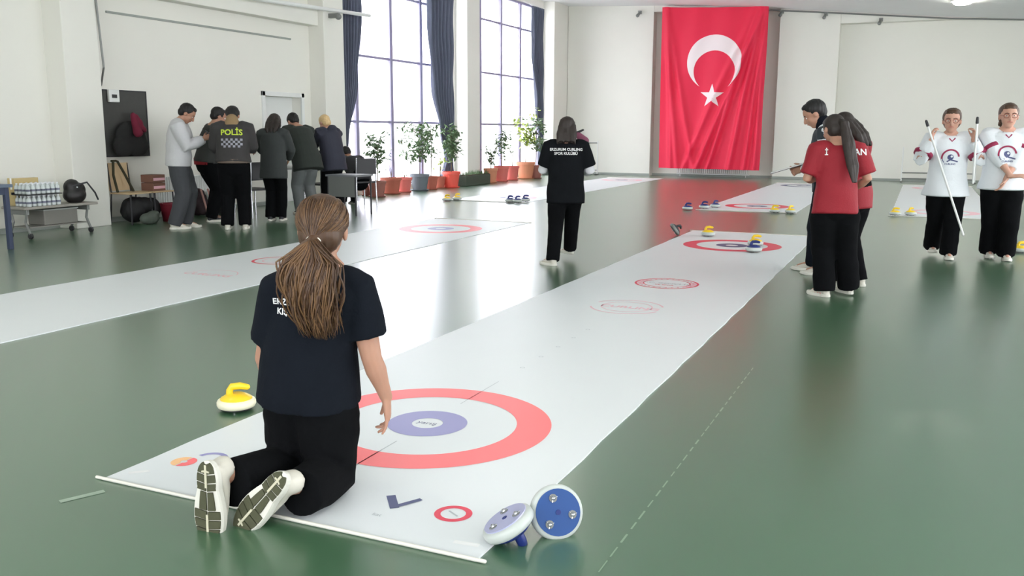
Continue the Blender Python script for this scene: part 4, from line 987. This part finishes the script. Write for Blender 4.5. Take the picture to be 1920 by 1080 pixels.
# cart bench with bottles
CA = Vector((-10.13, 8.15, 0))
def bottle_cart():
    t = thing('trolley_bench', 'grey low trolley bench on castors carrying water bottles', 'bench', CA)
    x0, x1, y0, y1 = -10.40, -9.98, 7.62, 8.72; z = .385
    q = MB(); q.box((x0, y0, z-.02), (x1, y1, z+.012)); q.build('top', mat('bench_grey', (152, 148, 140), rough=.6), t, bevel=.008)
    for y in (y0+.08, y1-.12):
        q = MB(); q.box((x0+.05, y-.02, .3), (x1-.05, y+.02, z-.02)); q.tube([(x0+.03, y, .06), (x0+.10, y, .2), (x0+.06, y, .36)], [.016]*3, n=8); q.tube([(x1-.03, y, .06), (x1-.10, y, .2), (x1-.06, y, .36)], [.016]*3, n=8); q.build('leg_frame', M_grey, t)
        for x in (x0+.03, x1-.03):
            q = MB(); q.lathe([(.0, -.014), (.035, -.014), (.035, .014), (.0, .014)], (x, y, .036), (Vector((0, 0, 1)), Vector((1, 0, 0)), Vector((0, 1, 0))), 16); q.build('castor', M_dark, t)
    q = MB(); q.box((x0+.06, y0+.1, .13), (x1-.06, y1-.14, .145)); q.build('shelf', mat('shelf_grey', (130, 128, 122), rough=.6), t)
bottle_cart()
M_bot = mat('bottle_water', (205, 212, 212), rough=.15); M_cap = mat('bottle_cap', (230, 232, 236), rough=.4); M_lab = mat('bottle_label', (110, 114, 132), rough=.5)
proto = None
def bottle(loc):
    global proto
    lab = 'small clear water bottle with pale cap in the packs on the trolley bench'
    if proto is None:
        t = thing('water_bottle', lab, 'bottle', loc, 'water bottles stacked on the trolley bench')
        q = MB(); q.lathe([(.0, 0), (.028, 0), (.030, .01), (.030, .078), (.024, .098), (.011, .115), (.011, .12)], loc, n=14); q.build('bottle_body', M_bot, t, smooth=True)
        q = MB(); q.lathe([(.013, .118), (.013, .133), (.0, .135)], loc, n=12); q.build('cap', M_cap, t)
        q = MB(); q.lathe([(.0305, .035), (.0305, .060)], loc, n=14); q.build('bottle_label', M_lab, t)
        proto = t
    else: copy_tree(proto, None, loc)
for lay in range(2):
    for j in range(7):
        for i in range(4): bottle(Vector((-10.24+i*.066, 7.74+j*.07, .398+lay*.153)))
t = thing('pack_board', 'dark cardboard tray between the two layers of bottles', 'tray', (-10.24, 8.1, .54)); q = MB(); q.box((-10.28, 7.70, .536), (-10.005, 8.20, .548), M_dark); q.box((-10.285, 7.69, .54), (-10.275, 8.21, .57), M_dark); q.build('tray_base', None, t)
t = thing('cardboard_box', 'pale cardboard box behind the bottles at the left', 'box', (-10.4, 7.7, .6))
q = MB(); q.box((-10.43, 7.76, .398), (-10.30, 8.10, .74)); q.build('carton', mat('cardboard', (196, 176, 128), rough=.9, noise=.05), t, bevel=.004)
q = MB(); q.box((-10.38, 7.758, .6), (-10.35, 8.102, .742)); q.build('tape', M_tape, t)
t = blobthing('black_bag', 'black handbag standing at the right end of the trolley bench', 'bag', (-10.15, 8.50, .40), [('e', (0, 0, .10), (.12, .16, .12)), ('e', (0, -.03, .2), (.09, .11, .11)), ('e', (0, .05, .17), (.09, .12, .09))], mat('black_leather', (32, 30, 30), rough=.5), wr=.008)
q = MB(); q.tube([(-10.08, 8.42, .62), (-10.02, 8.60, .66), (-10.0, 8.70, .52), (-10.0, 8.74, .43)], [.012]*4, n=8); q.build('strap', M_dark, t, smooth=True)
q = MB(); q.ell((-10.03, 8.45, .6), (.014, .014, .014)); q.build('clasp', M_steel, t)
t = thing('storage_box', 'grey plastic box under the trolley bench', 'box', (-10.3, 8.3, .145)); q = MB(); q.box((-10.36, 7.95, .147), (-10.06, 8.45, .34)); q.build('tub', mat('dull_grey_plastic', (120, 118, 112), rough=.7), t, bevel=.01)
q = MB(); q.box((-10.37, 7.94, .33), (-10.05, 8.46, .345)); q.build('lid', M_base, t)
# blue table at the left edge
TB = Vector((-9.42, 6.55, 0)); t = thing('blue_table', 'blue legged table cut by the left edge of the picture', 'table', TB); M_tb = mat('steel_blue_paint', (48, 58, 84), rough=.5)
q = MB(); q.box((-10.15, 5.85, .70), (-9.32, 7.0, .735)); q.build('tabletop', mat('grey_blue_top', (96, 110, 128), rough=.5), t, bevel=.004)
for x, y in ((-9.37, 6.94), (-10.1, 6.94), (-9.37, 5.91), (-10.1, 5.91)):
    q = MB(); q.box((x-.025, y-.025, 0), (x+.025, y+.025, .70)); q.build('leg', M_tb, t, bevel=.004)
q = MB(); q.box((-10.1, 6.92, .62), (-9.37, 6.96, .70)); q.box((-9.39, 5.9, .62), (-9.35, 6.94, .70)); q.build('apron', M_tb, t)
# wooden chairs by the wall
def chair(label, x, y, rot, grp=None, back=True):
    t = thing('wooden_chair' if back else 'wooden_stool', label, 'chair' if back else 'stool', (x, y, 0), grp); mx = Matrix.Translation((x, y, 0))@Matrix.Rotation(rot, 4, 'Z')
    def P(a): return mx@Vector(a)
    q = MB(); q.box((-.2, -.2, .43), (.2, .2, .45), mx=mx); q.build('seat', M_wood, t, bevel=.006)
    q = MB(); V = []; F = []
    for i in range(9):
        for j in range(2): 
            x_ = -.19+.38*i/8; yy = -.2-.03*math.cos((i-4)/4*1.3); V += [P((x_, yy-.03*j, .47+.40*j))]
    for i in range(8): F.append((2*i, 2*i+2, 2*i+3, 2*i+1))
    if back: mk('backrest', V, F, [M_wood], t, solid=.014)
    for sx in (-1, 1):
        for sy in (-1, 1):
            q = MB(); q.tube([P((sx*.18, sy*.18, .43)), P((sx*.2, sy*.2, 0))] if (sy > 0 or not back) else [P((sx*.18, -.24, .86)), P((sx*.18, -.19, .45)), P((sx*.2, -.22, 0))], [.011]*(2 if (sy > 0 or not back) else 3), n=8); q.build('leg', M_dark, t)
    return t
chair('beige wooden chair with black bag straps next to the first column', -10.45, 9.72, R(-90))
chair('beige wooden stool carrying two small brown cartons', -10.45, 10.16, R(-90), back=False)
t = thing('bag_straps', 'olive black bag straps hung over the beige chair back', 'strap', (-10.62, 9.7, .9)); q = MB()
q.tube([(-10.63, 9.60, .89), (-10.62, 9.58, .7), (-10.58, 9.60, .46)], [.018]*3, n=8); q.tube([(-10.63, 9.68, .89), (-10.61, 9.78, .7), (-10.55, 9.86, .46)], [.018]*3, n=8); q.tube([(-10.66, 9.60, .90), (-10.66, 9.68, .90)], [.016]*2, n=8); q.build('webbing', mat('olive_webbing', (54, 52, 36), rough=.9), t)
for k, (lab, z) in enumerate((('lower small brown carton on the beige stool', .452), ('upper small brown carton on the beige stool', .572))):
    t = thing('small_carton', lab, 'box', (-10.45, 10.16, z)); q = MB(); q.box((-10.58, 10.04, z), (-10.34, 10.28, z+.115)); q.build('carton', mat('brown_carton', (128, 92, 78), rough=.8), t, bevel=.004)
    q = MB(); q.box((-10.339, 10.05, z+.03), (-10.336, 10.27, z+.07)); q.build('carton_label', M_pink, t)
blobthing('black_bag', 'large black bag under the first beige chair', 'bag', (-10.42, 9.72, .0), [('e', (0, 0, .2), (.17, .2, .19)), ('e', (.05, .12, .26), (.14, .22, .12)), ('e', (.03, .3, .2), (.12, .16, .16))], mat('black_nylon', (26, 26, 28), rough=.7), wr=.012, seed=3)
blobthing('grey_bag', 'grey green bag on the floor before the first chair', 'bag', (-10.14, 9.74, .0), [('e', (0, 0, .08), (.1, .17, .085)), ('e', (0, .08, .13), (.08, .1, .06))], mat('grey_green_nylon', (80, 88, 80), rough=.7), wr=.012, seed=5)
t = thing('red_bucket', 'dark red bucket on the floor right of the beige chairs', 'bucket', (-10.25, 10.12, 0)); q = MB(); q.lathe([(.0, 0), (.105, 0), (.14, .26), (.145, .27), (.13, .27), (.10, .02)], (-10.2, 10.2, 0), n=24); q.build('pail', mat('dark_red_plastic', (110, 24, 40), rough=.5), t, smooth=True)
q = MB(); q.tube([(-10.2, 10.2+.14*math.cos(a), .27-.10*math.sin(a)) for a in [i*math.pi/10 for i in range(11)]], [.004]*11, n=6); q.build('bail', M_steel, t)
t = blobthing('backpack', 'dark backpack with pink straps on the floor behind the phone user', 'backpack', (-10.45, 11.05, 0), [('e', (0, 0, .2), (.15, .17, .2)), ('e', (.1, 0, .13), (.1, .13, .12)), ('e', (0, 0, .36), (.09, .12, .08))], mat('dark_maroon_nylon', (42, 26, 30), rough=.8), wr=.01, seed=7)
q = MB(); q.tube([(-10.28, 10.95, .42), (-10.24, 10.98, .2), (-10.26, 11.04, .05)], [.016]*3, n=8); q.tube([(-10.28, 11.10, .42), (-10.24, 11.13, .2), (-10.26, 11.2, .05)], [.016]*3, n=8); q.build('strap', mat('pale_pink_strap', (168, 128, 118), rough=.8), t)
blobthing('black_bag', 'black sports bag beside the backpack by the wall', 'bag', (-10.4, 11.5, 0), [('e', (0, 0, .17), (.16, .25, .17)), ('e', (0, .05, .3), (.1, .18, .08))], mat('black_canvas', (28, 28, 26), rough=.9), wr=.012, seed=8)
radiator(-10.78, -10.70, 0, .1, .2, 'x') if False else None
t = thing('wall_radiator', 'low white radiator on the wall behind the beige chairs', 'radiator', (XL+.1, 11, .1)); q = MB()
for k in range(26): q.box((XL+.04, 10.45+k*.05, .12), (XL+.13, 10.49+k*.05, .62))
q.build('fins', M_white, t, bevel=.008); q = MB(); q.tube([(XL+.085, 10.45, .15), (XL+.085, 11.75, .15)], [.015, .015], n=8); q.tube([(XL+.085, 10.5, 0), (XL+.085, 10.5, .15)], [.012, .012], n=8); q.build('pipe', M_white, t)
# registration table behind the group
TX = (-10.2, -9.62); TY = (11.1, 13.3)
t = thing('registration_table', 'grey folding table hidden behind the standing group', 'table', (-9.9, 12.2, 0)); q = MB(); q.box((TX[0], TY[0], .70), (TX[1], TY[1], .73)); q.build('tabletop', mat('table_top_grey', (188, 190, 188), rough=.5), t, bevel=.005)
for x in TX:
    for y in TY: 
        s = .04 if x < -10 else -.04; s2 = .06 if y < 12 else -.06
        q = MB(); q.tube([(x+s, y+s2, .7), (x+s, y+s2, 0)], [.015, .015], n=8); q.build('leg', M_dark, t)
for k, (y, lab) in enumerate(((11.5, 'white paper stack on the table near the vested person'), (12.1, 'white paper stack in the middle of the registration table'), (12.8, 'white paper stack at the window end of the table'))):
    t = thing('paper_stack', lab, 'paper', (-9.85, y, .73)); q = MB(); q.box((-9.98, y-.1, .731), (-9.70, y+.11, .76)); q.build('sheets', M_paper, t)
def pchair(label, x, y, rot):
    t = thing('plastic_chair', label, 'chair', (x, y, 0), 'chairs around the registration table'); mx = Matrix.Translation((x, y, 0))@Matrix.Rotation(rot, 4, 'Z')
    def P(a): return mx@Vector(a)
    q = MB(); q.box((-.21, -.21, .42), (.21, .21, .45), mx=mx); q.build('seat', M_dark, t, bevel=.01)
    q = MB(); q.box((-.20, -.23, .58), (.20, -.20, .86), mx=mx); q.build('backrest', M_dark, t, bevel=.012)
    for sx in (-1, 1):
        q = MB(); q.tube([P((sx*.2, -.215, .86)), P((sx*.2, -.2, .43)), P((sx*.21, -.22, 0))], [.012]*3, n=8); q.build('leg', M_steel, t)
        q = MB(); q.tube([P((sx*.2, .19, .43)), P((sx*.21, .21, 0))], [.012]*2, n=8); q.build('leg', M_steel, t)
pchair('dark metal legged chair between the vested and long haired persons', -9.55, 11.3, R(80))
pchair('dark metal legged chair left of the blond person', -9.45, 12.95, R(80))
pchair('dark metal legged chair under the seated person by the window', SEATPOS[0].x, SEATPOS[0].y, R(SEATPOS[1]))
t = thing('side_table', 'small grey table at the window end beside the seated person', 'table', (-9.25, 13.5, 0)); p = fl(658, 402)
q = MB(); q.box((p.x-.3, p.y-.25, .62), (p.x+.28, p.y+.25, .65)); q.build('tabletop', mat('mid_grey_top', (120, 122, 126), rough=.5), t)
for sx, sy in ((-.27, -.22), (.25, -.22), (-.27, .22), (.25, .22)): q = MB(); q.tube([(p.x+sx, p.y+sy, .62), (p.x+sx, p.y+sy, 0)], [.014]*2, n=8); q.build('leg', M_dark, t)
q = MB(); q.box((p.x-.28, p.y-.23, .3), (p.x+.26, p.y-.21, .62)); q.build('modesty_panel', M_grey, t)

# ================================================================ POTTED PLANTS
M_terra = mat('terracotta', (176, 98, 80), rough=.8, noise=.06); M_terra2 = mat('brown_pot', (150, 98, 88), rough=.8); M_redpot = mat('bright_red_pot', (232, 92, 78), rough=.5); M_pinkpot = mat('salmon_pot', (216, 116, 108), rough=.7); M_greypot = mat('slate_pot', (104, 112, 120), rough=.6); M_tanpot = mat('tan_pot', (208, 140, 108), rough=.7)
def plant(label, loc, r_, h, mp, ht, n=0, lw=.05, sp=.3, stem=True, leafm=None, seed=1, kind='bush', saucer=True):
    loc = Vector(loc); t = thing('potted_plant', label, 'plant', loc, None); rnd = random.Random(seed)
    q = MB(); z0 = .02 if saucer else 0
    q.lathe([(.0, z0), (r_*.72, z0), (r_*.93, z0+h*.82), (r_*1.02, z0+h*.83), (r_*1.02, z0+h), (r_*.9, z0+h), (r_*.88, z0+h*.9), (0, z0+h*.9)], loc, n=28); q.build('pot', mp, t, smooth=False)
    q = MB(); q.lathe([(0, z0+h*.88), (r_*.88, z0+h*.905), (0, z0+h*.92)], loc, n=20); q.build('soil', M_soil, t)
    if saucer: q = MB(); q.lathe([(0, 0), (r_*.85, 0), (r_*.98, .03), (r_*.9, .03), (0, .012)], loc, n=24); q.build('saucer', mp, t)
    if stem:
        q = MB(); pts = [loc+Vector((0, 0, h*.8)), loc+Vector((.01, .02, (h+ht)*.5)), loc+Vector((0, .03, ht*.97))]; q.tube(pts, [.012, .010, .005], n=8)
        br = []
        for k in range(max(2, n//14)):
            z = h+(ht-h)*(.35+.6*rnd.random()); a = rnd.uniform(0, 6.28); L = sp*(.4+.6*rnd.random()); e = loc+Vector((math.cos(a)*L, math.sin(a)*L, z+.12)); q.tube([loc+Vector((0, .02, z-.1)), e], [.005, .003], n=6); br.append((loc+Vector((0, .02, z-.1)), e))
        q.build('stem', M_stem, t)
    if n:
        q = MB()
        for k in range(n):
            if stem and br: a_, b_ = br[rnd.randrange(len(br))]; c = a_.lerp(b_, rnd.uniform(.3, 1.1))+Vector((rnd.gauss(0, .05), rnd.gauss(0, .05), rnd.gauss(0, .06)))
            else: c = loc+Vector((0, 0, h))
            if kind == 'blade':
                a = rnd.uniform(0, 6.28); L = ht*(.6+.5*rnd.random()); w_ = lw*.5
                d0 = Vector((math.cos(a), math.sin(a), 0)); sd = Vector((-d0.y, d0.x, 0)); P = [(c+d0*(sp*(i/5)**1.6*L/ht)+Z3*(L-h)*(i/5), w_*(1-(i/5)**2)+.002) for i in range(6)]
                V = []; 
                for p_, ww in P: V += [p_-sd*ww, p_+sd*ww]
                q.add(V, [(2*i, 2*i+1, 2*i+3, 2*i+2) for i in range(5)])
            else:
                d0 = Vector((rnd.gauss(0, 1), rnd.gauss(0, 1), rnd.gauss(-.3, .6))).normalized(); sd = d0.cross(Vector((rnd.gauss(0, .4), rnd.gauss(0, .4), 1))).normalized(); L = lw*(1.4+rnd.random()); w_ = lw*.42; nz = d0.cross(sd)*.012
                q.add([c, c+d0*L*.35+sd*w_+nz, c+d0*L*.75+sd*w_*.7+nz, c+d0*L, c+d0*L*.75-sd*w_*.7+nz, c+d0*L*.35-sd*w_+nz, c+d0*L*.5], [(0, 6, 1), (1, 6, 2), (2, 6, 3), (3, 6, 4), (4, 6, 5), (5, 6, 0)])
        q.build('foliage', leafm or M_leaf, t)
    return t
def pX(x, X=-10.42, y=350):
    d = ray(x, y); return d.y*X/d.x
def pp(x, y, X=-10.35):
    """floor point on the picture ray, held in the row in front of the sill"""
    p = fl(x, y); return Vector((max(p.x, -10.62), p.y, 0))
plant('small dark brown empty pot leftmost below the first window', Vector((-10.55, pX(690, -10.55), 0)), .15, .2, M_terra2, .2, stem=False)
plant('brown potted plant with airy leaves, leftmost tall one at the first window', Vector((-10.2, pX(707, -10.2), 0)), .19, .31, M_terra2, 1.15, 260, .06, .30, seed=2)
plant('terracotta pot with thin bare stem, second large pot', Vector((-10.45, pX(733, -10.45), 0)), .23, .33, M_terra, .55, 4, .03, .05, seed=3)
plant('terracotta pot third in the row with tiny sprouts', Vector((-10.48, pX(757, -10.48), 0)), .19, .31, M_pinkpot, .42, 6, .03, .08, seed=4)
plant('slate grey potted plant with wide leafy crown at the first window', Vector((-10.42, pX(787), 0)), .22, .36, M_greypot, 1.45, 420, .07, .55, seed=5)
plant('small terracotta pot with tall thin spindly stem', Vector((-10.42, pX(808), 0)), .17, .29, M_terra, 1.45, 70, .05, .14, seed=6, leafm=M_leaf)
plant('small terracotta pot with yellow green leaves right of spindly stem', Vector((-10.48, pX(825, -10.48), 0)), .14, .26, M_terra, .85, 30, .05, .10, seed=7, leafm=M_leafy)
plant('bright red pot with dense dark upright plant before the curtain', Vector((-10.3, pX(846, -10.3), 0)), .22, .37, M_redpot, 1.35, 300, .07, .2, seed=8)
t = thing('planter_box', 'long dark green planter box against the column', 'planter', (-10.38, 20.6, 0))
q = MB(); q.box((-10.46, 19.95, 0), (-10.22, 21.35, .26)); q.build('trough', mat('dark_green_trough', (64, 76, 64), rough=.7, noise=.2), t, bevel=.02)
q = MB(); q.box((-10.44, 19.98, .25), (-10.24, 21.32, .27)); q.build('soil', M_soil, t)
q = MB(); rnd = random.Random(3)
for k in range(120):
    c = Vector((-10.34+rnd.uniform(-.09, .09), 20.0+1.3*rnd.random(), .27)); h_ = .05+.08*rnd.random(); q.add([c, c+Vector((.02, 0, 0)), c+Vector((rnd.uniform(-.04, .04), rnd.uniform(-.04, .04), h_))], [(0, 1, 2)])
q.build('foliage', M_leaf, t)
plant('tan pot with low plant, first below the second window', Vector((-10.42, pX(920), 0)), .19, .36, M_tanpot, .85, 90, .06, .22, seed=9)
plant('salmon pot with leafy stem, second below the second window', Vector((-10.42, pX(940), 0)), .21, .40, M_pinkpot, 1.25, 160, .06, .22, seed=10)
plant('salmon pot with thin twig, third below the second window', Vector((-10.42, pX(960), 0)), .20, .38, M_pinkpot, 1.0, 12, .06, .08, seed=11)
plant('large tan pot with tall yellow green topped plant', Vector((-10.40, pX(984), 0)), .27, .46, M_tanpot, 2.0, 170, .08, .30, seed=12, leafm=M_leafy)
plant('dark pot with tall drooping plant at the far end of the windows', Vector((-10.2, pX(1004, -10.2), 0)), .2, .36, M_terra2, 1.75, 180, .09, .42, seed=13)
